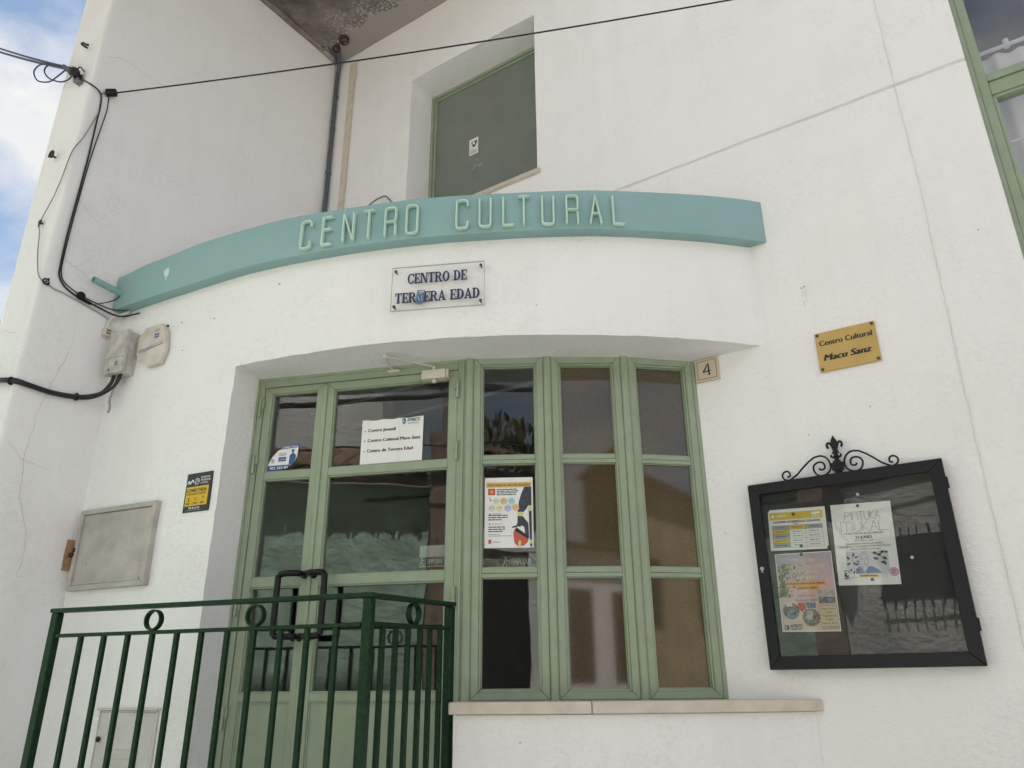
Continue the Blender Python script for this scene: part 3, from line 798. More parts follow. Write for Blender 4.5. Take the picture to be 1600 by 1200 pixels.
build('scratch', mb, paint('scratch_pale', (.5, .5, .49), .8), UW)

# ------------------------------------------------------------------ big window at the right
fw = Fr((.222, .048, 0), (1, 0, 0), (0, -1, 0))
mb = MB(); fw.ring(mb, .0, 2.978, 1.0, 3.6, .020, -.05, .012)
fw.ring(mb, .0205, 2.9575, 1.0205, 3.5795, .034, -.05, .004)
BW = build('window', mb, M_DOOR, CEN, bevel=.002)
BW['label'] = 'large upstairs window at the right with net curtains'
mb = MB(); fw.box(mb, .055, 2.923, -.05, .002, 2.225, 2.262); fw.box(mb, .055, 2.923, -.05, -.006, 2.2635, 2.293); fw.box(mb, .055, 2.923, -.05, .004, 2.2945, 2.330)
build('glazing_bar', mb, M_DOOR, BW, bevel=.002)
mb = MB(); fw.ring(mb, .055, 2.923, 1.055, 2.2245, .014, -.05, -.004); build('sash', mb, M_DOOR, BW, bevel=.002)
for a, b, c, d in ((.0695, 2.908, 1.07, 2.21), (.0555, 2.922, 2.331, 3.545)):
    mb = MB(); fw.box(mb, a, b, -.03, -.024, c, d); build('pane', mb, M_GLASSW, BW)
mb = MB(); n = 240
for k in range(n + 1):
    x = .20 + 2.7 * k / n; y = .22 + .011 * math.sin(k * .83) + .008 * math.sin(k * .31 + 1)
    mb.v += [Vector((x, y, 1.02)), Vector((x, y, 2.535))]
mb.f = [(2 * k, 2 * k + 2, 2 * k + 3, 2 * k + 1) for k in range(n)]
build('net_curtain', mb, M_CURTAIN, BW, smooth=1.5)
mb = MB(); mb.tube([(.16, .19, 2.548), (3.1, .19, 2.548)], .009, 8); mb.tube([(.39, .19, 2.535), (.39, .19, 2.575)], .012, 8)
build('curtain_rail', mb, paint('white_plastic', (.75, .75, .75), .4), BW)
mb = MB()
for z in (2.02, 1.83): mb.tube([(.25, .105, z), (3.1, .105, z)], .005, 6)
build('curtain_wire', mb, paint('white_plastic', (.75, .75, .75), .4), BW)
mb = MB(); x0, x1, y0, y1, z0, z1 = .0, 3.5, .08, 2.5, .9, 3.7
mb.add([(x0, y0, z0), (x1, y0, z0), (x1, y1, z0), (x0, y1, z0), (x0, y0, z1), (x1, y0, z1), (x1, y1, z1), (x0, y1, z1)], [(0, 1, 2, 3), (7, 6, 5, 4), (3, 2, 6, 7), (1, 5, 6, 2), (0, 3, 7, 4)])
build('upstairs_room', mb, M_ROOM, CEN)

# ================================================================== things on the building
ZB = [(0, 1.800), (.4, 1.815), (.8, 1.823), (1.4, 1.8125), (2.0, 1.8125), (2.6, 1.827), (3.3, 1.838)]
ZTOP = [(0, 1.990), (.25, 2.021), (.6, 2.041), (1.0, 2.034), (1.5, 2.017), (2.1, 2.011), (2.6, 2.026), (3.3, 2.052)]

# ---- curved turquoise sign beam with thirteen letters
SB = thing('sign_beam', D(1.6, .03, 1.80), 'curved turquoise sign beam with raised letters above the entrance', 'sign')
mb = MB(); us = frange(0.002, U_END, .04); rows = []
OF = .060
uf = 0
a_f = math.acos((2.17 + .004) / (RA + OF)); uF = LS + RA * (a_f - A0)
for i, u in enumerate(us):
    k = i / (len(us) - 1); ufr = .002 + (uF - .002) * k
    bk = D(u, -.002) if i < len(us) - 1 else Vector((-.7445, -.004, 0))
    fr_ = D(ufr, OF)
    w = und(ufr, 3, 1, 3, .0012)
    zb, zt = lerp_tab(ZB, ufr) + w, lerp_tab(ZTOP, ufr) + w
    zb2, zt2 = lerp_tab(ZB, u) + w, lerp_tab(ZTOP, u) + w
    rows.append([Vector((bk.x, bk.y, zb2)), Vector((fr_.x, fr_.y, zb)), Vector((fr_.x, fr_.y, zt)), Vector((bk.x, bk.y, zt2))])
mb.v = [p for r in rows for p in r]
for i in range(len(rows) - 1):
    for k in range(4): mb.f.append((i * 4 + k, i * 4 + 4 + k, i * 4 + 4 + (k + 1) % 4, i * 4 + (k + 1) % 4))
mb.f += [(0, 1, 2, 3), tuple((len(rows) - 1) * 4 + k for k in (3, 2, 1, 0))]
build('beam', mb, M_BEAM, SB, bevel=.0035, seg=2, smooth=.55)

def fillet(pts, r, closed=False):
    out = []; n = len(pts)
    for i, p in enumerate(pts):
        if not closed and i in (0, n - 1): out.append(p); continue
        a, b = pts[i - 1], pts[(i + 1) % n]
        da = (a[0] - p[0], a[1] - p[1]); db = (b[0] - p[0], b[1] - p[1])
        la, lb = math.hypot(*da), math.hypot(*db); rr_ = min(r, la * .48, lb * .48)
        s = (p[0] + da[0] / la * rr_, p[1] + da[1] / la * rr_); e = (p[0] + db[0] / lb * rr_, p[1] + db[1] / lb * rr_)
        for k in range(6):
            t = k / 5; out.append(((1 - t) ** 2 * s[0] + 2 * t * (1 - t) * p[0] + t * t * e[0], (1 - t) ** 2 * s[1] + 2 * t * (1 - t) * p[1] + t * t * e[1]))
    return out
W_, H_ = .047, .140
def sc(pts): return [(x * W_, y * H_) for x, y in pts]
GL = {'C': ([(fillet(sc([(1, .78), (1, 1), (0, 1), (0, 0), (1, 0), (1, .22)]), .016), 0)]),
      'E': ([(sc([(.95, 1), (0, 1), (0, 0), (.95, 0)]), 0), (sc([(.1, .55), (.9, .55)]), 0)]),
      'N': ([(sc([(0, 0), (0, 1)]), 0), (sc([(.02, .98), (.98, .02)]), 0), (sc([(1, 0), (1, 1)]), 0)]),
      'T': ([(sc([(0, 1), (1, 1)]), 0), (sc([(.5, .96), (.5, 0)]), 0)]),
      'R': ([(fillet(sc([(0, 0), (0, 1), (1, 1), (1, .5), (.12, .5)]), .013), 0), (sc([(.98, .42), (1, 0)]), 0)]),
      'O': ([(fillet(sc([(0, 1), (0, 0), (1, 0), (1, 1)]), .016, True), 1)]),
      'U': ([(fillet(sc([(0, 1), (0, 0), (1, 0), (1, 1)]), .016), 0)]),
      'L': ([(sc([(0, 1), (0, 0), (.95, 0)]), 0)]),
      'A': ([(sc([(0, 0), (.5, 1), (1, 0)]), 0), (sc([(.24, .36), (.76, .36)]), 0)])}
LET = [('C', 1.195), ('E', 1.302), ('N', 1.403), ('T', 1.498), ('R', 1.597), ('O', 1.693), ('C', 1.910), ('U', 2.008), ('L', 2.108), ('T', 2.171), ('U', 2.272), ('R', 2.374), ('A', 2.473), ('L', 2.571)]
BASE = [(1.19, 1.834), (1.7, 1.829), (2.2, 1.836), (2.62, 1.8435)]
for ch, u0 in LET:
    mb = MB(); z0 = lerp_tab(BASE, u0)
    def nrm_at(uc): return DN(uc)
    for pts, cl in GL[ch]:
        dense = []
        P2 = pts + ([pts[0]] if cl else [])
        for a, b in zip(P2, P2[1:]):
            n = max(1, int(math.hypot(b[0] - a[0], b[1] - a[1]) / .02))
            dense += [(a[0] + (b[0] - a[0]) * k / n, a[1] + (b[1] - a[1]) * k / n) for k in range(n)]
        if not cl: dense.append(P2[-1])
        mb.tube([D(u0 + a, OF + .0135, z0 + b) for a, b in dense], .006, 8, closed=bool(cl), flat=(.0052, .0125), normal=DN(u0 + .02))
        for a, b in (dense[1], dense[-2]): mb.lathe(D(u0 + a, OF - .002, z0 + b), DN(u0), [(.003, 0), (.003, .012)], 6)
    build('letter', mb, M_LETTER, SB, smooth=.8)
mb = MB(); sp0 = D(.046, .03, 1.886); sd = Vector((.10, -.99, .03)).normalized()
n = 16; prof_o, prof_i = .0165, .0135
mb.lathe(sp0, sd, [(.0165, 0), (.0165, .185), (.0140, .185), (.0138, .06)], 16)
build('spout', mb, M_BEAM, SB, smooth=.8)
mb = MB(); mb.lathe(sp0 + sd * .062, sd, [(.0135, 0), (.0135, .004)], 14); build('spout_bore', mb, M_INK, SB)

# torn sticker left on the beam
def torn(f, pts, n=.0012):
    mb = MB(); f.prism(mb, pts, .0002, n); return mb
f = DF(.358, OF, 0)
ts = build('torn_sticker', torn(f, [(-.014, 1.922), (-.020, 1.945), (-.010, 1.942), (-.006, 1.955), (.004, 1.948), (.012, 1.957), (.016, 1.940), (.019, 1.918), (.010, 1.900), (.003, 1.878), (-.002, 1.905), (-.010, 1.910)]), paint('torn_paper', (.60, .68, .72), .6, vary=.1, scale=60), loc=f.p(0, 0, 1.92))
tag(ts, 'torn pale sticker remnant on the left part of the turquoise beam', 'sticker')

# ---- acrylic plaque with serif letters
M_NAVY = paint('navy_letters', (.013, .018, .085), .35, vary=.0)
uc = (1.62 + 2.027) / 2; f = DF(uc, 0, 1.4865); f = Fr(f.p(-.2025, .013, 0), f.s, f.n)
PW, PH = .405, .210
PL = thing('acrylic_plaque', f.p(PW / 2, 0, 0), 'clear acrylic plaque with navy serif lettering below the turquoise beam', 'plaque')
mb = MB(); f.box(mb, 0, PW, 0, .006, 0, PH); build('plate', mb, M_ACRYL, PL)
mb = MB(); f.ring(mb, -.0002, PW + .0002, -.0002, PH + .0002, .0016, .0002, .0064); build('cut_edge', mb, paint('acrylic_edge', (.40, .42, .43), .3), PL)
def arc2(cx, cy, rx, ry, a0, a1, n=14): return [(cx + rx * math.cos(math.radians(a0 + (a1 - a0) * k / n)), cy + ry * math.sin(math.radians(a0 + (a1 - a0) * k / n))) for k in range(n + 1)]
def bowl(cx, cy, rx, ry, ix, iy, a0, a1, n=14):
    o = arc2(cx, cy, rx, ry, a0, a1, n); i = arc2(cx, cy, ix, iy, a0, a1, n); return [[o[k], o[k + 1], i[k + 1], i[k]] for k in range(n)]
def rc(a, b, c, d): return [(a, b), (c, b), (c, d), (a, d)]
def stem(x, w=.20): return [rc(x, .0, x + w, 1), rc(x - .07, 0, x + w + .07, .075), rc(x - .07, .925, x + w + .07, 1)]
SER = {'C': (.74, bowl(.40, .5, .38, .515, .19, .43, 42, 318, 18) + [rc(.62, .66, .70, 1.0), rc(.63, .10, .69, .33)]),
       'E': (.70, stem(.08) + [rc(.3, .925, .66, 1), rc(.3, 0, .68, .075), rc(.3, .465, .48, .535), rc(.59, .70, .66, 1), rc(.61, 0, .68, .31), rc(.44, .36, .50, .64)]),
       'N': (.84, stem(.08, .10) + [rc(.64, .0, .74, 1), rc(.57, .925, .81, 1), [(.08, 1), (.30, 1), (.74, 0), (.56, 0)]]),
       'T': (.74, stem(.26) + [rc(.02, .925, .70, 1), rc(.02, .68, .09, 1), rc(.63, .68, .70, 1)]),
       'R': (.84, stem(.08) + bowl(.36, .735, .34, .265, .14, .19, -90, 90, 12) + [rc(.25, .47, .37, .545), rc(.25, .925, .37, 1), [(.36, .5), (.55, .47), (.80, 0), (.58, 0)], rc(.56, 0, .86, .075)]),
       'O': (.80, bowl(.40, .5, .38, .515, .18, .43, 0, 360, 24)),
       'D': (.80, stem(.08) + bowl(.32, .5, .44, .5, .22, .425, -90, 90, 14) + [rc(.25, .0, .33, .075), rc(.25, .925, .33, 1)]),
       'A': (.84, [[(.10, 0), (.19, 0), (.45, 1), (.34, 1)], [(.34, 1), (.47, 1), (.78, 0), (.55, 0)], rc(.22, .27, .62, .345), rc(.0, 0, .28, .075), rc(.48, 0, .84, .075)])}
def serif_line(txt, x0, x1, z, h, name):
    tw = sum(.42 if c == ' ' else SER[c][0] for c in txt); k = (x1 - x0) / tw; mb = MB(); x = x0; q = 0
    for c in txt:
        if c == ' ': x += .42 * k; continue
        for pg in SER[c][1]:
            q += 1; f.prism(mb, [(x + a * k, z + b * h) for a, b in pg], .0062, .0105 + .00002 * (q % 40))
        x += SER[c][0] * k
    build(name, mb, M_NAVY, PL)
serif_line('CENTRO DE', .070, .331, .125, .047, 'lettering')
serif_line('TERCERA EDAD', .019, .387, .034, .047, 'lettering')
for a in (.016, PW - .016):
    for b in (.020, PH - .020):
        mb = MB(); mb.lathe(f.p(a, -.014, b), f.n, [(.0035, 0), (.0035, .0202), (.0068, .0202), (.0065, .0235), (.003, .025)], 12); build('screw', mb, M_INK if False else paint('dark_screw', (.045, .042, .04), .4), PL, smooth=.8)
mb = MB(); f.prism(mb, [(.109, .026), (.117, .088), (.150, .086), (.150, .070), (.143, .026), (.126, .021)], .0112, .0122)
bs = build('blue_sticker', mb, paint('slate_blue_print', (.085, .16, .27), .5, vary=.25, scale=120), loc=f.p(.128, 0, .05)); tag(bs, 'worn slate blue sticker covering one letter of the acrylic plaque', 'sticker')
sh = Sheet(f, bs, .0124); sh.line('white_print', M_PAPER, [(.124, .078), (.146, .079)], .004); sh.line('white_print', M_PAPER, [(.122, .070), (.140, .068)], .0012); sh.line('white_print', M_PAPER, [(.120, .060), (.128, .040)], .0016); sh.line('white_print', M_PAPER, [(.136, .062), (.140, .034)], .0014); sh.done()

# ---- brass coloured plaque
f = Fr((-.536, -.006, 1.1765), (1, 0, 0), (0, -1, 0)); W, H = .228, .1705
M_BRASS = paint('brass_plate', (.50, .345, .105), .42, metal=.25, vary=.05, scale=9)
gp = thing('brass_plaque', f.p(W / 2, 0, 0), 'square brass coloured plaque with two lines of black lettering on the right wall', 'plaque')
mb = MB(); f.box(mb, 0, W, -.004, .003, 0, H); build('plate', mb, M_BRASS, gp, bevel=.0008)
sh = Sheet(f, gp, .003); sh.text('lettering', M_INK, 'Centro Cultural', .0135, .112, .0235, .199, bold=.03); sh.text('lettering', M_INK, 'Macu Sanz', .022, .045, .0275, .182, bold=.05, shear=.25); sh.done()
for a in (.010, W - .010):
    for b in (.010, H - .010):
        mb = MB(); mb.lathe(f.p(a, .003, b), f.n, [(.0068, 0), (.0062, .0025), (.003, .004)], 12); build('screw', mb, paint('bronze_screw', (.09, .075, .05), .35, metal=.6), gp, smooth=.8)

# ---- house number tile
f = Fr((-1.0535, -.004, 1.2465), (1, 0, 0), (0, -1, 0)); W, H = .107, .106
M_TILE = paint('cream_tile', (.60, .505, .40), .25, vary=.03)
mb = MB(); f.box(mb, 0, W, -.006, .008, 0, H); nt = build('number_tile', mb, M_TILE, bevel=.002, loc=f.p(W / 2, 0, 0)); tag(nt, 'cream house number tile showing a black 4 under the bay', 'house number')
sh = Sheet(f, nt, .008)
sh.line('border', M_INK, [(.011, .011), (.096, .011)], .0022); sh.line('border', M_INK, [(.011, .095), (.096, .095)], .0022)
sh.line('border', M_INK, [(.011, .0121), (.011, .0939)], .0022); sh.line('border', M_INK, [(.096, .0121), (.096, .0939)], .0022)
def stroke(sh, name, mat, pts, ws, lv=1):
    for k, ((a, b), (c, d)) in enumerate(zip(pts, pts[1:])):
        L = math.hypot(c - a, d - b); ox, oy = -(d - b) / L, (c - a) / L; w0, w1 = ws[k] / 2, ws[k + 1] / 2
        sh.poly(name, mat, [(a - ox * w0, b - oy * w0), (c - ox * w1, d - oy * w1), (c + ox * w1, d + oy * w1), (a + ox * w0, b + oy * w0)], lv)
stroke(sh, 'numeral', M_INK, [(.064, .083), (.054, .070), (.042, .052), (.036, .043)], [.002, .006, .0065, .006], 1)
stroke(sh, 'numeral', M_INK, [(.035, .0425), (.052, .045), (.074, .046)], [.006, .0055, .003], 2)
stroke(sh, 'numeral', M_INK, [(.062, .084), (.0625, .060), (.062, .036), (.064, .026)], [.003, .007, .0065, .010], 3)
sh.done()

# ---- notice board
bx0, bx1, bz0, bz1 = -.8745, -.1785, .0555, .7505
NB = thing('notice_board', (-.527, 0, .0555), 'black glazed notice board with a wrought iron crest on the right wall', 'notice board')
f = Fr((bx0, 0, bz0), (1, 0, 0), (0, -1, 0)); W, H = bx1 - bx0, bz1 - bz0
mb = MB(); f.ring(mb, 0, W, 0, H, (.041, .046, .046, .042), .020, .050, g=.0004); build('frame', mb, M_BLACK, NB, bevel=.0025, seg=2)
mb = MB()
for q in ((0.003, .016, .003, H - .003), (W - .016, W - .003, .003, H - .003)): f.box(mb, q[0], q[1], -.004, .0195, q[2], q[3])
f.box(mb, .0165, W - .0165, -.004, .0195, .003, .016); f.box(mb, .0165, W - .0165, -.004, .0195, H - .016, H - .003); build('casing', mb, M_BLACK, NB)
mb = MB(); f.box(mb, .017, W - .017, .001, .011, .017, H - .017); build('backboard', mb, paint('charcoal_board', (.026, .027, .0275), .7, vary=.08, scale=4), NB)
mb = MB(); f.box(mb, .036, W - .040, .036, .040, .040, H - .037); build('pane', mb, M_GLASSB, NB)
for z in (.585, .108):
    mb = MB(); mb.lathe(f.p(W + .001, .045, z), (0, 0, 1), [(.004, 0), (.0055, .002), (.0055, .040), (.004, .042)], 10); f.box(mb, W - .012, W + .002, .0505, .0535, z + .004, z + .038); build('hinge', mb, M_BLACK, NB, smooth=.7)
mb = MB(); mb.lathe(f.p(.0175, .050, .365), f.n, [(.0075, 0), (.0075, .003), (.006, .0035)], 14); f.box(mb, .0145, .0205, .050, .0534, .350, .362); LK = build('lock', mb, M_ZINC, NB, smooth=.6)
cx, cz, cy = -.527, bz1, -.032
def scroll(m):
    pts = []
    rad = [(90, .046), (180, .0365), (270, .0325), (360, .0275), (450, .0215), (540, .0150), (630, .0095), (700, .006)]
    C1 = (.062, .0335)
    for k in range(0, 62):
        th = 700 - k * 10
        if th < 90: break
        r = lerp_tab([(a, b) for a, b in rad], th); t = math.radians(th); pts.append((C1[0] + r * math.cos(t) * (1 if True else -1), C1[1] + r * math.sin(t)))
    pts += [(.082, .0765), (.105, .062), (.130, .041), (.152, .020)]
    C2 = (.192, .0215)
    for k in range(0, 40):
        th = 235 + k * 10
        r = lerp_tab([(235, .0225), (290, .0185), (360, .0175), (450, .0165), (540, .012), (625, .006)], th); t = math.radians(th); pts.append((C2[0] + r * math.cos(t), C2[1] + r * math.sin(t)))
    mb = MB(); mb.tube([(cx + m * a, cy, cz + b) for a, b in pts], .0036, 8)
    build('scroll', mb, M_BLACK, NB, smooth=.9)
scroll(-1); scroll(1)
mb = MB()
def sil(pts, d0, d1): mb.prism([(cx + a, cy - d0, cz + b) for a, b in pts], (0, -(d1 - d0), 0))
def mir(h): return h + [(-a, b) for a, b in reversed(h) if abs(a) > 1e-6]
sil(mir([(0, .094), (.006, .098), (.0075, .108), (.0115, .120), (.0105, .131), (.005, .141), (0, .152)]), -.007, .007)
sil(mir([(0, .072), (.0075, .074), (.006, .083), (.010, .094), (0, .097)]), -.0075, .0065)
for s_ in (-1, 1):
    c = [(s_ * x, z) for x, z in ((.006, .098), (.010, .112), (.017, .1235), (.0245, .1225), (.0275, .115), (.0260, .107), (.0215, .1045))]
    mb.tube(catmull([(cx + a, cy, cz + b) for a, b in c], 4), .0046, 8)
    c = [(s_ * x, z) for x, z in ((.004, .066), (.010, .064), (.016, .067), (.018, .072), (.0155, .076))]
    mb.tube(catmull([(cx + a, cy, cz + b) for a, b in c], 4), .0036, 8)
mb.tube([(cx - .0125, cy, cz + .083), (cx + .0125, cy, cz + .083)], .0042, 8)
mb.lathe((cx, cy, cz + .0), (0, 0, 1), [(.012, 0), (.010, .02), (.009, .05), (.0085, .062), (.012, .065), (.012, .069), (.007, .073)], 12)
pet = []
for k in range(48):
    a = 2 * math.pi * k / 48; r = .0235 + .0028 * math.cos(a * 12); pet.append((r * math.cos(a), .028 + r * math.sin(a)))
sil(pet, -.006, .009)
mb.lathe((cx, cy - .009, cz + .028), (0, -1, 0), [(.017, 0), (.0155, .003), (.010, .0025), (.0075, .003), (.007, .006), (.003, .0075)], 20)
build('finial', mb, M_BLACK, NB, smooth=.5)

# ---- sheets pinned in the board
M_YEL = paint('print_yellow', (.62, .44, .045), .6, vary=.03); M_GRY = paint('print_grey', (.33, .34, .37), .6, vary=.03); M_NAV2 = paint('print_navy', (.03, .06, .15), .6)
M_ORA = paint('print_orange', (.70, .36, .11), .6, vary=.03); M_BLU = paint('print_blue', (.10, .19, .42), .6, vary=.2, scale=130); M_DGR = paint('print_dark_leaf', (.045, .065, .055), .6, vary=.3, scale=150)
M_LGR = paint('print_pale_grey', (.56, .58, .62), .6, vary=.06, scale=40); M_RED = paint('print_red', (.52, .10, .06), .6, vary=.1); M_WHT = paint('print_white', (.82, .82, .80), .6, vary=0)
M_MAGD = paint('magnet_dark', (.05, .05, .055), .45); M_MAGW = paint('magnet_white', (.80, .80, .78), .45)
def paper(name, tl, tr, h, mat, label, cat, y=-.0125, group=None, curl=.0012):
    s = Vector((tr[0] - tl[0], 0, tr[1] - tl[1])); w = s.length; s.normalize(); z = Vector((-s.z, 0, s.x))
    o = Vector((tl[0], y, tl[1])) - z * h; f = Fr(o, s, (0, -1, 0), z)
    mb = MB(); f.box(mb, 0, w, 0, .0006, 0, h)
    ob = build(name, mb, mat, loc=f.p(w / 2, 0, 0)); tag(ob, label, cat, group)
    return ob, f, w
ob, f, w = paper('paper_sheet', (-.812, .648), (-.602, .6385), .150, M_PAPER, 'plain white sheet peeking out behind the yellow headed calendar', 'paper', y=-.0114)
# service calendar
ob, f, w = paper('service_calendar', (-.817, .6415), (-.607, .6305), .152, M_PAPER, 'yellow headed service calendar sheet with a grey and yellow table', 'poster')
sh = Sheet(f, ob, .0006); h = .152
sh.rect('heading', M_YEL, .005, h - .034, w - .005, h - .005)
sh.text('lettering', M_WHT, 'AMBITE', .030, h - .024, .008, bold=.02); sh.disc('lettering', M_WHT, .018, h - .020, .006, 2); sh.disc('lettering', M_WHT, w - .030, h - .016, .006, 2); sh.disc('lettering', M_WHT, w - .020, h - .014, .0055, 2); sh.disc('lettering', M_WHT, w - .040, h - .016, .0055, 2); sh.bars('lettering', M_WHT, w - .046, h - .029, .030, .0028, 2)
sh.text('lettering', M_INK, 'CALENDARIO DE SERVICIOS AL CIUDADANO', .016, h - .047, .0092, w - .032, bold=.02); sh.bars('lettering', M_INK, .095, h - .052, .02, .002, 1)
rows = [h - .056, h - .073, h - .090, h - .107, h - .124, h - .141]; cols = [.012, .077, .138, w - .010]
for r in range(5):
    for c in range(3):
        m = (M_YEL if c == 1 else M_GRY) if r == 0 else ((M_YEL if r in (1, 3) else M_GRY) if c == 0 else None)
        if m: sh.rect('table_cell', m, cols[c] + .0006, rows[r + 1] + .0006, cols[c + 1] - .0006, rows[r] - .0006)
        sh.bars('lettering', M_INK, cols[c] + .012, (rows[r] + rows[r + 1]) / 2 - .001, (cols[c + 1] - cols[c]) - .024, .0022, 3, 3)
for r in rows: sh.line('table_line', M_INK, [(cols[0], r), (cols[3], r)], .0007, 2)
for c in cols: sh.line('table_line', M_INK, [(c, rows[-1]), (c, rows[0])], .0007, 3)
sh.done()
# workshop show poster
def show_paper():
    m, n, l, b = new_mat('workshop_poster_print'); b.inputs['Roughness'].default_value = .6
    geo = n.new('ShaderNodeNewGeometry'); sx = n.new('ShaderNodeSeparateXYZ'); l.new(geo.outputs['Position'], sx.inputs[0])
    t = n.new('ShaderNodeTexNoise'); t.inputs['Scale'].default_value = 22; t.inputs['Detail'].default_value = 4; l.new(geo.outputs['Position'], t.inputs['Vector'])
    a = n.new('ShaderNodeMath'); a.operation = 'MULTIPLY_ADD'; a.inputs[1].default_value = .06; l.new(t.outputs['Fac'], a.inputs[0]); l.new(sx.outputs['Z'], a.inputs[2])
    mr = n.new('ShaderNodeMapRange'); mr.inputs['From Min'].default_value = .21; mr.inputs['From Max'].default_value = .50; l.new(a.outputs[0], mr.inputs['Value'])
    r = n.new('ShaderNodeValToRGB'); e = r.color_ramp.elements
    e[0].position = 0; e[0].color = (.62, .50, .39, 1); e[1].position = 1; e[1].color = (.40, .36, .43, 1)
    for p, c in ((.25, (.60, .45, .40, 1)), (.5, (.62, .40, .40, 1)), (.75, (.52, .38, .43, 1))): q = e.new(p); q.color = c
    l.new(mr.outputs[0], r.inputs['Fac']); l.new(r.outputs['Color'], b.inputs['Base Color']); return m
ob, f, w = paper('workshop_poster', (-.812, .4755), (-.604, .4695), .287, M_PAPER, 'pink workshop show poster with round photographs below the calendar', 'poster')
h = .287; sh = Sheet(f, ob, .0006)
sh.rect('background_print', show_paper(), .003, .003, w - .003, h - .003)
M_OLIVE = paint('print_olive', (.16, .20, .085), .6, vary=.35, scale=160)
rr = random.Random(4)
for k in range(150):
    a = min(.10, abs(rr.gauss(0, .040)) + .007); b = rr.uniform(.125, .245); r_ = rr.uniform(.0025, .0060); t_ = rr.uniform(0, 3)
    sh.poly('foliage_print', M_OLIVE, [(a * (1 if b > .17 else .65) + r_ * math.cos(t_ + q * 1.05) * (1.3 if q % 2 else .7), b + r_ * math.sin(t_ + q * 1.05) * (1.3 if q % 2 else .7)) for q in range(6)], 2 + .02 * (k % 40))
M_CRM = paint('print_cream', (.74, .68, .46), .6, vary=0)
for i, t in enumerate(('MUESTRA', 'FIN DE TALLERES', 'CULTURALES')): sh.text('lettering', M_CRM, t, .108, h - .035 - .022 * i, .0125, (.075, .140, .092)[i], bold=.0, align='c', lv=4)
sh.text('lettering', M_CRM, '30 DE JUNIO', .108, h - .098, .0105, .078, bold=.03, align='c', lv=4)
sh.rect('orange_band', M_ORA, .040, h - .122, .175, h - .106, 3); sh.rect('orange_band', M_ORA, .070, h - .138, .150, h - .1225, 3)
sh.text('lettering', M_INK, 'Nuestra colectiva de los talleres', .108, h - .117, .007, .122, bold=.02, align='c', lv=5); sh.text('lettering', M_INK, 'culturales anuales', .108, h - .133, .007, .070, bold=.02, align='c', lv=5)
for k in range(22): sh.disc('ink_dot', M_INK, rr.uniform(.07, .19), h - .148 + rr.uniform(-.008, .012), .0012, 3, 6)
sh.text('lettering', M_INK, 'Centro Cívico', .100, h - .162, .008, .060, bold=.0, align='c', lv=3); sh.text('lettering', M_INK, '"Residencia Ángela"', .100, h - .178, .008, .085, align='c', lv=3)
M_PH = [paint('photo_warm', (.24, .16, .12), .6, vary=.45, scale=110), paint('photo_grey', (.22, .22, .19), .6, vary=.5, scale=120), paint('photo_blue', (.17, .24, .33), .6, vary=.5, scale=90), paint('photo_pale', (.45, .46, .42), .6, vary=.25, scale=70)]
sh.disc('photo_print', M_PH[0], .040, .075, .030, 3, 20); sh.poly('photo_print', M_PH[2], [(.018, .052), (.058, .050), (.066, .070), (.050, .082), (.026, .078)], 4); sh.rect('photo_print', M_LGR, .024, .090, .046, .106, 5)
sh.poly('photo_print', M_RED, [(.066, .105), (.092, .104), (.096, .084), (.080, .070), (.068, .082)], 3); sh.poly('photo_print', M_PH[2], [(.094, .106), (.132, .102), (.130, .082), (.100, .084)], 4)
star = [(.110 + (.033 if k % 2 else .029) * math.cos(k * math.pi / 16), .050 + (.034 if k % 2 else .030) * math.sin(k * math.pi / 16)) for k in range(32)]
sh.poly('photo_print', M_PH[1], star, 3.5); sh.poly('photo_print', M_PH[3], [(.090, .045), (.112, .040), (.118, .070), (.096, .074)], 4.5)
sh.rect('photo_print', M_PH[3], .142, .098, .203, .148, 3); sh.rect('photo_print', M_PH[1], .144, .100, .201, .122, 4); sh.poly('photo_print', M_PH[2], [(.165, .099), (.195, .099), (.190, .116), (.172, .114)], 5)
sh.rect('text_box', paint('print_buff', (.60, .52, .34), .6, vary=.05), .143, .010, .204, .090, 3)
for a, b in (((.143, .010), (.204, .010)), ((.204, .010), (.204, .090)), ((.204, .090), (.143, .090)), ((.143, .090), (.143, .010))): sh.line('box_line', M_INK, [a, b], .0008, 4)
for i, t in enumerate(('Lugar: Centro', 'Cívico', '"Residencia', 'Ángela"', 'Hora: 20 h', 'Día: 30 de junio')): sh.text('lettering', M_INK, t, .1735, .077 - .0128 * i, .0065, None if i in (1, 3) else .050, bold=.01, align='c', lv=5)
sh.text('lettering', M_NAV2, 'AMBITE', .030, .014, .0135, .044, bold=.01, lv=5); sh.bars('lettering', M_NAV2, .034, .008, .038, .003, 2, 5); sh.poly('crest_print', M_NAV2, [(.010, .010), (.018, .006), (.026, .010), (.026, .024), (.010, .024)], 5); sh.rect('crest_print', M_LGR, .013, .012, .018, .020, 6)
sh.done()
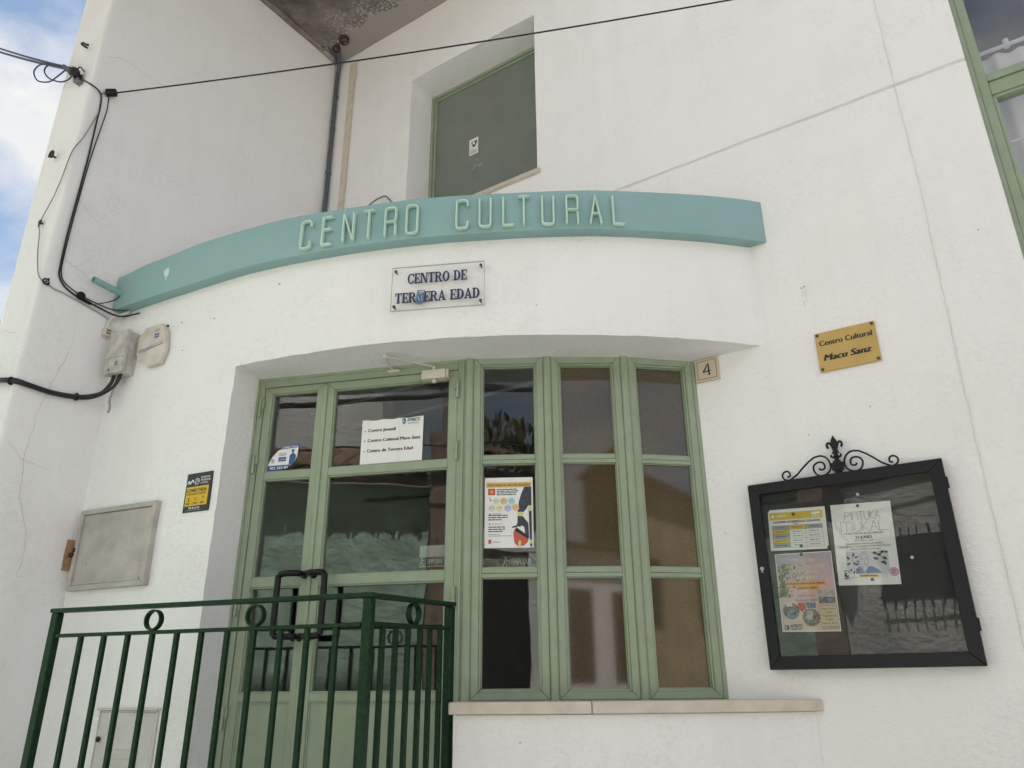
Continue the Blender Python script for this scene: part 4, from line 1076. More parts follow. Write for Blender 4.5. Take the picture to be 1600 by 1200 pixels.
# mural painting poster
ob, f, w = paper('mural_poster', (-.581, .6385), (-.373, .6285), .297, M_PAPER, 'white mural painting poster with a line drawn face and dark leaves', 'poster')
h = .297; sh = Sheet(f, ob, .0006)
def thin(letter, x, y, wd, ht, t=.0013):
    G = {'P': [[(0, 0), (0, 1), (.55, 1), (1, .9), (1, .62), (.55, .5), (0, .5)]], 'I': [[(.5, 0), (.5, 1)]], 'n': [[(0, 0), (0, 1), (.6, 1), (1, .8), (1, 0)]], 'T': [[(0, 1), (1, 1)], [(.5, 1), (.5, 0)]], 'U': [[(0, 1), (0, .25), (.3, 0), (.7, 0), (1, .25), (1, 1)]],
         'R': [[(0, 0), (0, 1)], [(.9, 1), (0, .45), (1, 0)]], 'A': [[(0, 0), (.5, 1), (1, 0)], [(.2, .35), (.8, .35)]], 'm': [[(0, 0), (0, 1), (.3, 1), (.5, .8), (.5, 0)], [(.5, .8), (.7, 1), (1, .8), (1, 0)]], 'L': [[(0, 1), (0, 0), (1, 0)]]}
    for q, pl in enumerate(G[letter]): sh.line('lettering', M_GRY if False else paint('print_pencil', (.16, .16, .18), .6, vary=0), [(x + a * wd, y + b * ht) for a, b in pl], t, 2 + q)
x = .047
for ch, wd in (('P', .020), ('I', .006), ('n', .022), ('T', .020), ('U', .019), ('R', .018), ('A', .019)): thin(ch, x, h - .062, wd * .82, .031); x += wd
x = .030
for ch, wd in (('m', .046), ('U', .028), ('R', .027), ('A', .030), ('L', .026)): thin(ch, x, h - .104, wd * .85, .037); x += wd
sh.line('lettering', M_GRY, [(.182, h - .104), (.190, h - .1045)], .0012)
for t, yy, wd, hh, bo in (('MURO FRENTE AL BOTÁNICO', .115, .128, .0068, .012), ('21 JUNIO', .131, .056, .0105, .03), ('De 10:00 a 13:00', .141, .062, .0058, 0), ('(Necesitaremos Buenos para Trabajo)', .1515, .126, .0058, .012), ('DIBUJANTES Y SOMBREROS POR PARTICIPAR', .1625, .176, .006, 0), ('CON LA ARTISTA: Candiandra', .172, .104, .0056, .015)):
    sh.text('lettering', M_INK, t, .104, h - yy, hh, wd, bold=bo, align='c', lv=3)
px0, px1, py0, py1 = .036, .178, .040, .120
sh.rect('picture_ground', M_LGR, px0, py0, px1, py1, 1)
def leafp(x, y, L, a, m=M_DGR, lv=3):
    c, s_ = math.cos(a), math.sin(a); sh.poly('leaf_print', m, [(x + c * L * t - s_ * L * q, y + s_ * L * t + c * L * q) for t, q in ((0, 0), (.3, .24), (.65, .22), (1, 0), (.65, -.22), (.3, -.24))], lv)
for k, (x, y, L, a) in enumerate(((.048, .092, .016, 2.4), (.058, .100, .018, 1.2), (.064, .096, .015, .5), (.050, .078, .016, 3.4), (.058, .082, .017, 5.5), (.062, .072, .018, .2), (.052, .060, .014, 4.2), (.066, .060, .016, 5.3), (.060, .052, .014, 4.4), (.068, .086, .014, -.4),
                                  (.126, .114, .020, -.3), (.140, .104, .018, .2), (.152, .112, .018, .4), (.158, .098, .020, -.6), (.146, .090, .020, 2.9), (.160, .084, .020, -1.1), (.166, .114, .014, 0), (.150, .080, .014, -.3))): leafp(x, y, L, a, lv=3 + .15 * (k % 6))
sh.line('leaf_print', M_DGR, [(.060, .046), (.058, .072), (.056, .102)], .0013, 2); sh.line('leaf_print', M_DGR, [(.134, .118), (.152, .100), (.166, .078)], .0013, 2)
sh.poly('shoulder_print', M_BLU, [(.062, .040), (.068, .058), (.078, .068), (.086, .060), (.092, .046), (.094, .040)], 2); sh.poly('shoulder_print', M_BLU, [(.096, .040), (.098, .050), (.110, .066), (.126, .064), (.142, .052), (.150, .040)], 2)
face = [(.078, .090), (.080, .080), (.086, .070), (.093, .064), (.100, .065), (.107, .073), (.111, .084), (.112, .094)]
sh.line('drawn_line', M_INK, face, .0009, 4); sh.line('drawn_line', M_INK, [(.076, .096), (.082, .106), (.094, .111), (.106, .108), (.113, .098)], .0009, 4); sh.line('drawn_line', M_INK, [(.082, .100), (.088, .107)], .0008, 5); sh.line('drawn_line', M_INK, [(.090, .112), (.096, .118), (.110, .116)], .0008, 5)
for a in (.084, .100): sh.line('drawn_line', M_INK, [(a, .0905), (a + .004, .0925), (a + .009, .0905)], .0014, 5); sh.line('drawn_line', M_INK, [(a - .001, .0955), (a + .009, .0965)], .0009, 5)
sh.line('drawn_line', M_INK, [(.0965, .090), (.0955, .082), (.0985, .081)], .0008, 5); sh.poly('drawn_line', paint('print_lip', (.30, .18, .19), .6, vary=0), [(.091, .0745), (.097, .0765), (.103, .0748), (.097, .0725)], 5)
sh.line('drawn_line', M_INK, [(.090, .066), (.088, .058), (.096, .042)], .0008, 4); sh.line('drawn_line', M_INK, [(.106, .070), (.106, .060), (.098, .044)], .0008, 4)
sh.rect('caption_band', M_YEL, .072, .027, .140, .037, 2); sh.bars('lettering', M_INK, .078, .0305, .056, .0032, 4, 3)
sh.text('lettering', M_INK, 'AMBITE', .031, .022, .006, .019, bold=.03, align='c', lv=2); sh.poly('crest_print', M_INK, [(.025, .044), (.023, .034), (.028, .029), (.037, .030), (.040, .037), (.033, .034), (.030, .039), (.032, .045)], 2)
for k in range(4): sh.disc('crest_print', M_INK, .024 + .005 * k, .050 + .002 * math.sin(k * 1.1), .0021, 2, 8)
sh.line('crest_print', M_GRY, [(.052, .032), (.056, .037), (.060, .032), (.054, .030)], .001, 2); sh.bars('lettering', M_GRY, .047, .025, .019, .0025, 2)
for a, b in (((.150, .028), (.168, .028)), ((.168, .028), (.168, .042)), ((.168, .042), (.150, .042)), ((.150, .042), (.150, .028))): sh.line('crest_print', M_GRY, [a, b], .0008, 2)
sh.text('lettering', M_GRY, '1:48', .159, .033, .005, align='c', lv=3)
M_PNK = paint('print_pink', (.62, .40, .52), .6, vary=.02); M_MAG = paint('print_magenta', (.42, .06, .22), .6, vary=0)
sh.disc('stamp_print', M_MAG, .190, .044, .0155, 1, 24); sh.disc('stamp_print', M_PNK, .190, .044, .0142, 2, 24); sh.bars('stamp_print', M_MAG, .183, .049, .014, .003, 1, 3); sh.bars('stamp_print', M_MAG, .184, .043, .011, .003, 1, 3); sh.bars('stamp_print', M_MAG, .183, .037, .014, .003, 1, 3)
sh.done()
for (x, z), m, lab in (((-.721, .622), M_MAGD, 'dark magnet at the top of the yellow headed calendar'), ((-.708, .497), M_MAGD, 'dark magnet at the foot of the yellow headed calendar'), ((-.712, .466), M_MAGD, 'dark magnet at the top of the pink workshop poster'),
                       ((-.485, .624), M_MAGD, 'dark magnet at the top of the white mural poster'), ((-.479, .355), M_MAGD, 'dark magnet at the foot of the white mural poster'),
                       ((-.478, .667), M_MAGW, 'white magnet on the bare board above the mural poster'), ((-.337, .420), M_MAGW, 'white magnet on the bare board right of the mural poster')):
    mb = MB(); mb.lathe((x, -.0105 if m is M_MAGW else -.0141, z), (0, -1, 0), [(.0056, 0), (.0056, .004), (.0045, .0052)], 14)
    tag(build('magnet', mb, m, smooth=.6, loc=(x, -.012, z)), lab, 'magnet', 'magnets in the notice board')
mb = MB(); mb.box((-.604, -.0122, .345), (-.588, -.0112, .357)); tag(build('paper_scrap', mb, paint('print_slate', (.05, .085, .16), .6), loc=(-.596, -.012, .351)), 'tiny blue paper scrap between the two posters in the notice board', 'paper')

# ---- sheets on the door and windows
f = FAC[0]; fd = Fr(f.p(.5255, -.0245, .914), f.s, f.n)
mb = MB(); nseg = 12; top = [(.2875 * k / nseg, .204 + (-.003 + .0022 * math.sin(k * 1.9) if 0 < k < nseg else 0)) for k in range(nseg, -1, -1)]
fd.prism(mb, [(0, 0), (.2865, .0015)] + top, 0, .0008)
ds = build('door_notice', mb, M_PAPER, loc=fd.p(.14, 0, 0)); tag(ds, 'white notice listing three centres taped inside the door pane', 'notice')
sh = Sheet(fd, ds, .0008)
for i, (t, wd) in enumerate((('Centro Juvenil', .128), ('Centro Cultural Macu Sanz', .245), ('Centro de Tercera Edad', .212))):
    yy = .147 - .047 * i; sh.disc('lettering', M_INK, .0165, yy + .005, .003, 1, 10); sh.text('lettering', M_INK, t, .031, yy, .0150, wd, bold=.032, lv=2)
sh.text('lettering', paint('print_teal', (.03, .13, .22), .6, vary=0), 'AMBITE', .212, .184 - .002, .0165, .060, bold=.02); sh.text('lettering', M_NAV2, 'Ayuntamiento', .215, .1715, .0065, .052, bold=.01)
sh.poly('crest_print', paint('print_teal2', (.05, .20, .28), .6, vary=.3, scale=200), [(.190, .176), (.197, .170), (.205, .176), (.206, .196), (.189, .196)], 2); sh.rect('crest_print', paint('print_leaf', (.30, .45, .10), .6), .192, .1965, .203, .202, 3); sh.rect('crest_print', M_LGR, .193, .179, .197, .190, 3)
sh.line('crease', M_LGR, [(.180, .203), (.176, .160), (.181, .100), (.178, .004)], .0012, 1); sh.line('crease', M_GRY, [(.173, .185), (.170, .178)], .0012, 2); sh.line('crease', M_LGR, [(.03, .2), (.034, .1), (.03, .01)], .001, 1)
sh.done()
# torn blue and white alarm sticker
fs = Fr(f.p(.0785, -.0245, .914), f.s, f.n)
M_ABL = paint('print_alarm_blue', (.025, .10, .30), .5, vary=.05)
mb = MB(); fs.prism(mb, [(0, 0), (.085, .004), (.110, .018), (.130, .040), (.141, .060), (.146, .120), (.0585, .113), (.0585, .098), (.045, .094), (.020, .066), (.008, .045), (.002, .028)], 0, .0008)
ss = build('alarm_sticker', mb, M_WHT, loc=fs.p(.07, 0, 0)); tag(ss, 'torn blue and white alarm sticker at the foot of the upper left door pane', 'sticker')
sh = Sheet(fs, ss, .0008)
sh.poly('blue_band', M_ABL, [(.0585, .098), (.1445, .103), (.146, .120), (.0585, .113)]); sh.poly('blue_band', M_ABL, [(0, 0), (.085, .004), (.110, .018), (.116, .025), (.002, .0245)])
sh.text('lettering', M_WHT, 'CONECTADA', .064, .1015, .0095, .078, bold=.02, tilt=.04); sh.text('lettering', M_WHT, '902 365 00', .012, .006, .0125, .088, bold=.02, tilt=.02)
sh.text('lettering', M_NAV2, 'SEGUR', .052, .068, .0150, .036); sh.rect('blue_band', M_ABL, .050, .042, .088, .062); sh.text('lettering', M_WHT, 'control', .054, .0485, .008, .030)
sh.disc('emblem', M_LGR, .023, .045, .011, 1, 16); sh.line('emblem', M_NAV2, [(.016, .049), (.024, .052), (.021, .046)], .002, 2); sh.line('emblem', M_MAG, [(.022, .040), (.030, .046)], .002, 2)
sh.disc('guard_figure', M_ABL, .119, .087, .0065, 2, 14, .0075); sh.rect('guard_figure', M_ABL, .1115, .0915, .1265, .0955, 3); sh.poly('guard_figure', M_ABL, [(.103, .0255), (.104, .066), (.110, .074), (.116, .077), (.116, .082), (.122, .082), (.122, .077), (.130, .074), (.135, .066), (.136, .054), (.130, .042), (.125, .030), (.120, .0262)], 1)
sh.done()
# fire safety poster in the first window
f1 = FAC[1]; fp = Fr(f1.p(.0665, -.025, .528), f1.s, f1.n); w, h = .2005, .292
mb = MB(); fp.box(mb, 0, w, 0, .0007, 0, h)
po = build('fire_safety_poster', mb, M_PAPER, loc=fp.p(w / 2, 0, 0)); tag(po, 'white fire safety poster with a red helmet in the window next to the door', 'poster')
sh = Sheet(fp, po, .0007)
sh.rect('heading', M_ORA if False else paint('print_ochre', (.66, .42, .12), .6, vary=.03), .006, .250, .194, .272); sh.text('lettering', M_INK, '¿Qué hacer en caso de incendio?', .100, .256, .0120, .176, bold=.012, align='c')
sh.rect('logo_print', M_RED, .014, .218, .044, .246); sh.disc('logo_print', M_ORA, .029, .232, .007, 2, 12)
for i, wd in enumerate((.088, .092, .082, .082)): sh.bars('lettering', M_INK, .050, .240 - .0075 * i, wd, .0038, 6)
sh.rect('lettering', M_RED, .021, .193, .028, .200); sh.line('lettering', M_INK, [(.022, .200), (.020, .211)], .002)
hexc = [(.048, .192, (.62, .66, .52)), (.079, .192, (.66, .48, .25)), (.111, .192, (.36, .60, .62)), (.030, .163, (.64, .64, .58)), (.062, .163, (.68, .66, .40)), (.096, .163, (.46, .50, .68)), (.128, .165, (.70, .48, .22))]
for k, (a, b, c) in enumerate(hexc):
    sh.poly('hexagon_print', paint('print_hexagon%d' % k, c, .6, vary=.02), [(a + .0165 * math.cos(q), b + .0165 * math.sin(q)) for q in [math.pi / 6 + math.pi / 3 * j for j in range(6)]], 1 + .2 * k); sh.bars('lettering', M_GRY, a - .011, b, .021, .003, 2, 4)
M_SUIT = paint('print_slate_suit', (.045, .055, .075), .6, vary=.25, scale=60)
sh.poly('fireman_print', M_SUIT, [(.165, .252), (.194, .252), (.194, .172), (.180, .172), (.172, .158), (.162, .146), (.136, .144), (.142, .190), (.152, .222)], 2)
sh.poly('fireman_print', M_SUIT, [(.136, .130), (.158, .128), (.168, .114), (.180, .100), (.182, .040), (.172, .034), (.166, .060), (.163, .084), (.150, .090), (.146, .082), (.140, .088), (.132, .083), (.112, .080), (.114, .086), (.132, .092), (.136, .108)], 3)
sh.poly('fireman_print', M_SUIT, [(.182, .150), (.194, .150), (.194, .004), (.186, .004)], 3.5)
M_REFL = paint('print_reflective_yellow', (.62, .60, .22), .6, vary=.05)
sh.rect('yellow_stripe', M_REFL, .136, .132, .160, .146, 4); sh.rect('yellow_stripe', M_REFL, .180, .152, .194, .168, 4); sh.rect('yellow_stripe', M_REFL, .186, .016, .195, .032, 4.5)
sh.poly('helmet_print', M_RED, [(.118, .062), (.128, .078), (.150, .066), (.180, .036), (.176, .022), (.160, .008), (.136, .006), (.122, .020)], 5); sh.poly('helmet_print', M_INK, [(.122, .070), (.132, .082), (.180, .046), (.180, .034)], 6); sh.poly('helmet_print', M_REFL, [(.138, .006), (.148, .006), (.150, .024), (.144, .032), (.138, .020)], 6)
for a in (.126, .100):
    pass
for yy in (.131, .122, .113): sh.bars('lettering', M_INK, .016, yy, .080 - (yy < .115) * .025, .0042, 5)
for yy in (.083, .074, .065): sh.bars('lettering', M_INK, .016, yy, .070 - (yy < .07) * .008, .0042, 5)
sh.line('lettering', M_INK, [(.018, .142), (.025, .136)], .003); sh.text('lettering', M_INK, 'EN SEVILLA', .032, .1375, .005, .038); sh.line('lettering', M_INK, [(.018, .101), (.025, .094)], .003); sh.text('lettering', M_INK, 'EN JUNTO AL', .032, .0955, .005, .044)
sh.bars('lettering', M_GRY, .016, .054, .046, .003, 4); sh.bars('lettering', M_GRY, .016, .047, .098, .003, 8); sh.rect('logo_print', M_RED, .016, .018, .028, .034); sh.bars('lettering', M_GRY, .034, .022, .032, .004, 3)
sh.done()
# PUSH plates behind the glass
def push_plate(fr, w, h, label):
    mb = MB(); fr.box(mb, 0, w, -.003, 0, 0, h); o = build('push_sign', mb, paint('push_black', (.018, .019, .020), .45), loc=fr.p(w / 2, 0, 0)); tag(o, label, 'sign', 'push signs behind the glass')
    sh = Sheet(fr, o, 0); g = paint('push_grey', (.34, .35, .35), .5, vary=.0)
    sh.text('lettering', g, 'EMPUJAR', w * .33, h * .22, h * .58, w * .62, bold=.02)
    x0 = w * .13; sh.disc('figure', g, x0, h * .84, h * .09, 1, 10); sh.line('figure', g, [(x0, h * .72), (x0 - h * .08, h * .42)], h * .13, 1); sh.line('figure', g, [(x0 - h * .08, h * .42), (x0 - h * .26, h * .08)], h * .10, 1); sh.line('figure', g, [(x0 - h * .08, h * .42), (x0 + h * .12, h * .22), (x0 + h * .08, h * .04)], h * .09, 2); sh.line('figure', g, [(x0, h * .66), (x0 + h * .30, h * .58)], h * .08, 2)
    sh.rect('figure', g, w * .255, h * .06, w * .268, h * .94, 1); sh.done()
push_plate(Fr(f1.p(.135, -.036, .452), f1.s, f1.n), .125, .046, 'black push sign behind the window pane under the fire poster')
push_plate(Fr(f.p(.812, -.036, .468), f.s, f.n), .108, .034, 'black push sign behind the right door pane above the middle rail')
mb = MB(); fq = Fr(f.p(.812, -.040, .468), f.s, f.n); fq.box(mb, 0, .112, -.003, 0, -.005, .082); tag(build('paper_sheet', mb, paint('dim_paper', (.40, .40, .39), .7), loc=fq.p(.05, 0, .04)), 'pale paper sheet behind the push sign in the right door pane', 'paper')
# small sticker on the upstairs board
fu2 = Fr((-2.522, .2355, 3.283), (1, 0, 0), (0, -1, 0)); mb = MB(); fu2.box(mb, 0, .074, 0, .001, 0, .130)
st = build('board_sticker', mb, M_PAPER, loc=fu2.p(.04, 0, .06)); tag(st, 'small white sticker with a black emblem on the grey upstairs board', 'sticker')
sh = Sheet(fu2, st, .001); sh.disc('emblem', M_INK, .040, .088, .020, 1, 16); sh.disc('emblem', M_WHT, .038, .090, .012, 2, 12); sh.poly('emblem', M_INK, [(.028, .070), (.052, .070), (.046, .060), (.034, .060)], 1); sh.disc('emblem', M_INK, .058, .100, .008, 1, 9); sh.disc('emblem', M_INK, .022, .098, .006, 1, 9)
for yy, wd in ((.044, .026), (.030, .052), (.020, .056), (.011, .050)): sh.bars('lettering', M_GRY, .010, yy, wd, .005, 4)
sh.done()

# ---- yellow and black alarm plate on the bay
f = DF(.7365, .004, .7035); f = Fr(f.p(-.0735, 0, 0), f.s, f.n); W, H = .147, .170
M_SIGNK = paint('sign_black', (.013, .014, .020), .4, vary=.05); M_SIGNY = paint('sign_yellow', (.66, .43, .012), .45, vary=.03)
mb = MB(); f.box(mb, 0, W, -.006, .003, 0, H); ap = build('alarm_plate', mb, M_SIGNK, bevel=.0008, loc=f.p(W / 2, 0, 0)); tag(ap, 'black and yellow alarm plate on the white wall left of the door', 'sign')
sh = Sheet(f, ap, .003)
sh.rect('yellow_field', M_SIGNY, .008, .026, W - .012, .110)
stroke(sh, 'emblem', M_WHT, [(.009, .121), (.0105, .131), (.015, .137), (.020, .128), (.024, .123), (.030, .134), (.036, .141), (.0405, .134), (.041, .126)], [.002, .005, .006, .006, .006, .006, .006, .005, .002], 1)
sh.disc('ring_emblem', M_WHT, .062, .132, .0145, 1, 24); sh.disc('ring_emblem', M_SIGNK, .062, .132, .0125, 2, 24); sh.line('ring_emblem', M_WHT, [(.050, .128), (.062, .135), (.074, .137)], .0022, 3); sh.line('ring_emblem', M_WHT, [(.052, .122), (.064, .129), (.072, .130)], .0018, 3); sh.line('ring_emblem', M_WHT, [(.055, .140), (.066, .142)], .0018, 3)
for t, yy, wd in (('MOVISTAR', .143, .052), ('PROSEGUR', .131, .056), ('ALARMAS', .119, .044)): sh.text('lettering', M_WHT, t, .084, yy, .0085, wd, bold=.02 if yy > .12 else 0)
sh.text('lettering', M_SIGNK, 'CONECTADA', .0125, .086, .0155, .112, bold=.03); sh.text('lettering', M_SIGNK, 'CON AVISO A POLICÍA', .0125, .0735, .0085, .110, bold=.02)
for k, cx_ in enumerate((.028, .068, .109)):
    sh.bars('lettering', M_SIGNK, cx_ - .013, .038, .026, .0032, 2, 2); sh.bars('lettering', M_SIGNK, cx_ - .012, .0325, .024, .0032, 2, 2)
    if k: sh.line('field_line', M_SIGNK, [(cx_ - .021, .033), (cx_ - .021, .064)], .0008, 2)
sh.disc('pictogram', M_SIGNK, .028, .060, .004, 2, 10); sh.poly('pictogram', M_SIGNK, [(.0255, .055), (.0305, .055), (.033, .046), (.023, .046)], 2); sh.line('pictogram', M_SIGNK, [(.062, .048), (.062, .058), (.068, .061), (.077, .059)], .0018, 2); sh.line('pictogram', M_SIGNK, [(.066, .051), (.074, .052)], .0018, 2); sh.line('pictogram', M_SIGNK, [(.103, .054), (.104, .061), (.109, .063), (.114, .061), (.115, .054)], .0022, 2); sh.line('pictogram', M_SIGNK, [(.109, .055), (.109, .048)], .0014, 2)
sh.text('lettering', M_WHT, '900 92 23 28', .034, .0125, .0085, .062, bold=.03); sh.bars('lettering', M_GRY, .024, .006, .082, .0022, 8)
sh.done()

# ---- octagonal siren box
oct_ = [(a - .026, b + .011) for a, b in ((.276, 1.650), (.378, 1.655), (.412, 1.610), (.429, 1.510), (.404, 1.438), (.322, 1.433), (.235, 1.509), (.232, 1.597))]
f = DF(.304, 0, .011); u0_ = .304
SI = thing('siren_box', f.p(0, .03, 1.435), 'weathered octagonal alarm siren box beside the grey junction box', 'alarm box')
mb = MB(); pts = [((a - u0_), b - .011) for a, b in oct_]; f.prism(mb, pts, .004, .030); build('casing', mb, paint('aged_white_plastic', (.64, .59, .52), .55, scale=14, dirt=(.54, .49, .42)), SI, bevel=.003, seg=2, smooth=.5)
mb = MB(); f.prism(mb, [(a * .8, 1.543 + (b - 1.543) * .8) for a, b in pts], -.006, .0045); build('mounting', mb, M_GREYCABLE, SI)
sh = Sheet(f, SI, .0302)
M_DBL = paint('faded_blue_print', (.07, .13, .30), .6, vary=.15, scale=150)
sh.text('lettering', paint('faded_grey_print', (.26, .27, .33), .6, vary=0), 'SEGUR', .012, 1.612, .017, .034, bold=-.0); sh.rect('blue_label', M_DBL, .013, 1.580, .044, 1.602); sh.text('lettering', M_WHT, 'control', .017, 1.587, .009, .024, lv=2)
sh.line('stripe_line', M_DBL, [(-.082, 1.532), (-.03, 1.534), (.02, 1.545), (.083, 1.552)], .0022); sh.line('stripe_line', M_DBL, [(-.082, 1.519), (-.03, 1.521), (.02, 1.532), (.085, 1.540)], .0022)
sh.text('lettering', M_DBL, 'www.segurcontrol.com', -.074, 1.5215, .008, .150, lv=2, tilt=.11); sh.line('stripe_line', M_DBL, [(-.082, 1.519), (-.082, 1.532)], .0022)
sh.done()
mb = MB(); mb.lathe(f.p(.09, .03, 1.628), f.s, [(.006, 0), (.006, .008)], 8); build('case_screw', mb, M_INK, SI)

# ---- telephone junction box with its conduit
f = DF(.118, 0, 0)
JB = thing('junction_box', f.p(0, .04, 1.425), 'dirty grey junction box in the corner under the left end of the turquoise beam', 'junction box')
mb = MB(); f.box(mb, -.058, .060, -.004, .052, 1.428, 1.650); build('casing', mb, M_BOX, JB, bevel=.004)
mb = MB(); f.box(mb, -.061, .063, .0525, .078, 1.425, 1.653); LID = build('lid', mb, M_BOX, JB, bevel=.005, seg=2, smooth=.5)
mb = MB(); f.box(mb, -.060, .062, .0782, .0795, 1.505, 1.5075); build('lid_rib', mb, M_GREYCABLE, LID)
mb = MB(); f.box(mb, .012, .034, .0782, .0790, 1.462, 1.486); build('label_plate', mb, paint('label_grey', (.27, .26, .24), .6, vary=.2, scale=300), LID)
mb = MB(); mb.lathe(f.p(-.022, .078, 1.447), f.n, [(.006, 0), (.006, .002), (.003, .003)], 10); build('lid_lock', mb, M_INK, LID)
f = DF(-.02, 0, 0)
mb = MB(); mb.box((-3.619, -1.335, 1.648), (-3.588, -1.296, 1.695)); TB = build('terminal_box', mb, paint('aged_cream_plastic', (.58, .54, .43), .6, vary=.1), bevel=.004, loc=(-3.60, -1.315, 1.648)); tag(TB, 'tiny cream terminal box on the side wall next to the junction box', 'junction box')
mb = MB(); mb.tube(catmull([(-3.604, -1.315, 1.696), (-3.604, -1.313, 1.735), (-3.600, -1.298, 1.762), (-3.585, -1.27, 1.780), (-3.54, -1.255, 1.790)], 5), .0105, 10); build('conduit', mb, paint('white_conduit', (.62, .61, .58), .5, vary=.08), TB, smooth=.9)
mb = MB()
for z in (1.66, 1.675): mb.box((-3.5875, -1.325, z), (-3.5865, -1.306, z + .006))
build('vent_slot', mb, M_INK, TB)

# ---- grey meter cabinet and the louvred cover below
f = DF(.276, 0, 0)
MC = thing('meter_cabinet', f.p(0, .01, .41), 'weathered grey meter cabinet with a flat door left of the entrance', 'cabinet')
mb = MB(); f.ring(mb, -.238, .245, .412, .772, .022, -.006, .030); build('frame', mb, M_CABINET, MC, bevel=.003, seg=2)
mb = MB(); f.box(mb, -.2155, .2225, -.002, .020, .4345, .7495); MD = build('cabinet_door', mb, M_CABINET, MC, bevel=.004, seg=2)
mb = MB(); f.box(mb, -.225, .205, .0202, .0232, .4355, .450); build('door_lip', mb, M_CABINET, MD, bevel=.001)
mb = MB(); rr = random.Random(8)
for k in range(9): mb.lathe(f.p(rr.uniform(-.18, .19), .0195, rr.uniform(.46, .73)), f.n, [(.0022, 0), (.0018, .0012)], 6)
build('dent', mb, M_INK, MD)
mb = MB(); mb.box((-3.634, -1.292, .498), (-3.607, -1.280, .640))
wb = Fr((-3.612, -1.262, .505), (-.1, -1, 0), (1, -.1, 0)); mb = MB(); wb.box(mb, 0, .030, -.004, .012, .0, .135); build('wooden_wedge', mb, paint('bare_wood', (.34, .20, .095), .7, vary=.2, scale=30), MC, bevel=.001)
mb = MB(); f.box(mb, -.262, -.232, .006, .034, .562, .580); mb.lathe(f.p(-.236, .030, .571), f.n, [(.009, 0), (.008, .008)], 10); f.box(mb, -.240, -.226, .030, .034, .582, .602); build('hasp', mb, paint('dark_iron', (.035, .028, .022), .6, metal=.4), MC, bevel=.001)
f = DF(.535, 0, 0)
LC = thing('louvred_cover', f.p(0, .01, -.62), 'pale grey wall cover with louvres behind the railing, below the meter cabinet', 'cabinet')
mb = MB(); f.ring(mb, -.165, .165, -.62, -.072, (.006, .012, .012, .006), -.006, .008); build('frame', mb, M_VENT, LC, bevel=.002)
mb = MB(); f.box(mb, -.1575, .1515, -.004, .006, -.607, -.0795); VD = build('cover_door', mb, M_VENT, LC, bevel=.002)
for k in range(8):
    mb = MB(); z = -.214 - .034 * k
    mb.hexa([f.p(-.085, .0062, z - .028), f.p(.085, .0062, z - .028), f.p(.085, .003, z - .028), f.p(-.085, .003, z - .028), f.p(-.085, .014, z), f.p(.085, .014, z), f.p(.085, .003, z), f.p(-.085, .003, z)])
    build('louvre', mb, M_VENT, VD)
mb = MB(); f.box(mb, -.172, .172, -.004, .018, -.0715, -.063); build('hood', mb, M_VENT, LC, bevel=.002)
mb = MB(); mb.lathe(f.p(-.140, .012, -.178), f.n, [(.011, 0), (.011, .004), (.006, .006)], 14); build('lock', mb, M_BLACKPL, LC, smooth=.6)

# ---- PVC conduit in the corner
PV = thing('corner_conduit', (-3.594, -.022, 1.985), 'grey pipe running down the corner under the damp slab', 'pipe')
mb = MB(); mb.tube(catmull([(-3.47, -.16, 4.485), (-3.53, -.085, 4.468), (-3.574, -.036, 4.425), (-3.594, -.023, 4.34), (-3.595, -.022, 4.1), (-3.592, -.022, 3.4), (-3.590, -.022, 2.7), (-3.590, -.022, 1.985)], 6), .0155, 12); build('tube', mb, M_PVC, PV, smooth=1)
mb = MB(); mb.tube(catmull([(-3.55, -.20, 4.485), (-3.57, -.10, 4.465), (-3.60, -.05, 4.43)], 5), .009, 8); build('branch', mb, M_PVC, PV, smooth=1)
for z in (4.13, 3.83, 3.44):
    mb = MB(); mb.lathe((-3.593, -.022, z), (0, 0, 1), [(.0165, 0), (.0185, .002), (.0185, .014), (.0165, .016)], 12); mb.box((-3.598, -.016, z), (-3.588, .002, z + .016)); build('clip', mb, M_PVC, PV, smooth=.7)
BR = MB(); BR.tube(fillet([(-3.118, 2.96), (-3.100, 3.00), (-2.985, 3.005), (-2.925, 2.93)], .02) and [Vector((x, -.045, z)) for x, z in fillet([(-3.20, 2.95), (-3.080, 2.995), (-2.990, 2.998), (-2.925, 2.915)], .03)], .006, 8)
BR.tube([(-3.19, .004, 2.945), (-3.20, -.045, 2.95)], .006, 8); BR.tube([(-2.925, .004, 2.92), (-2.925, -.045, 2.915)], .006, 8)
tag(build('metal_bracket', BR, paint('grey_bracket', (.24, .235, .235), .45, metal=.3), smooth=1, loc=(-3.06, -.04, 2.95)), 'bent grey metal bracket on the wall just above the turquoise beam', 'bracket')

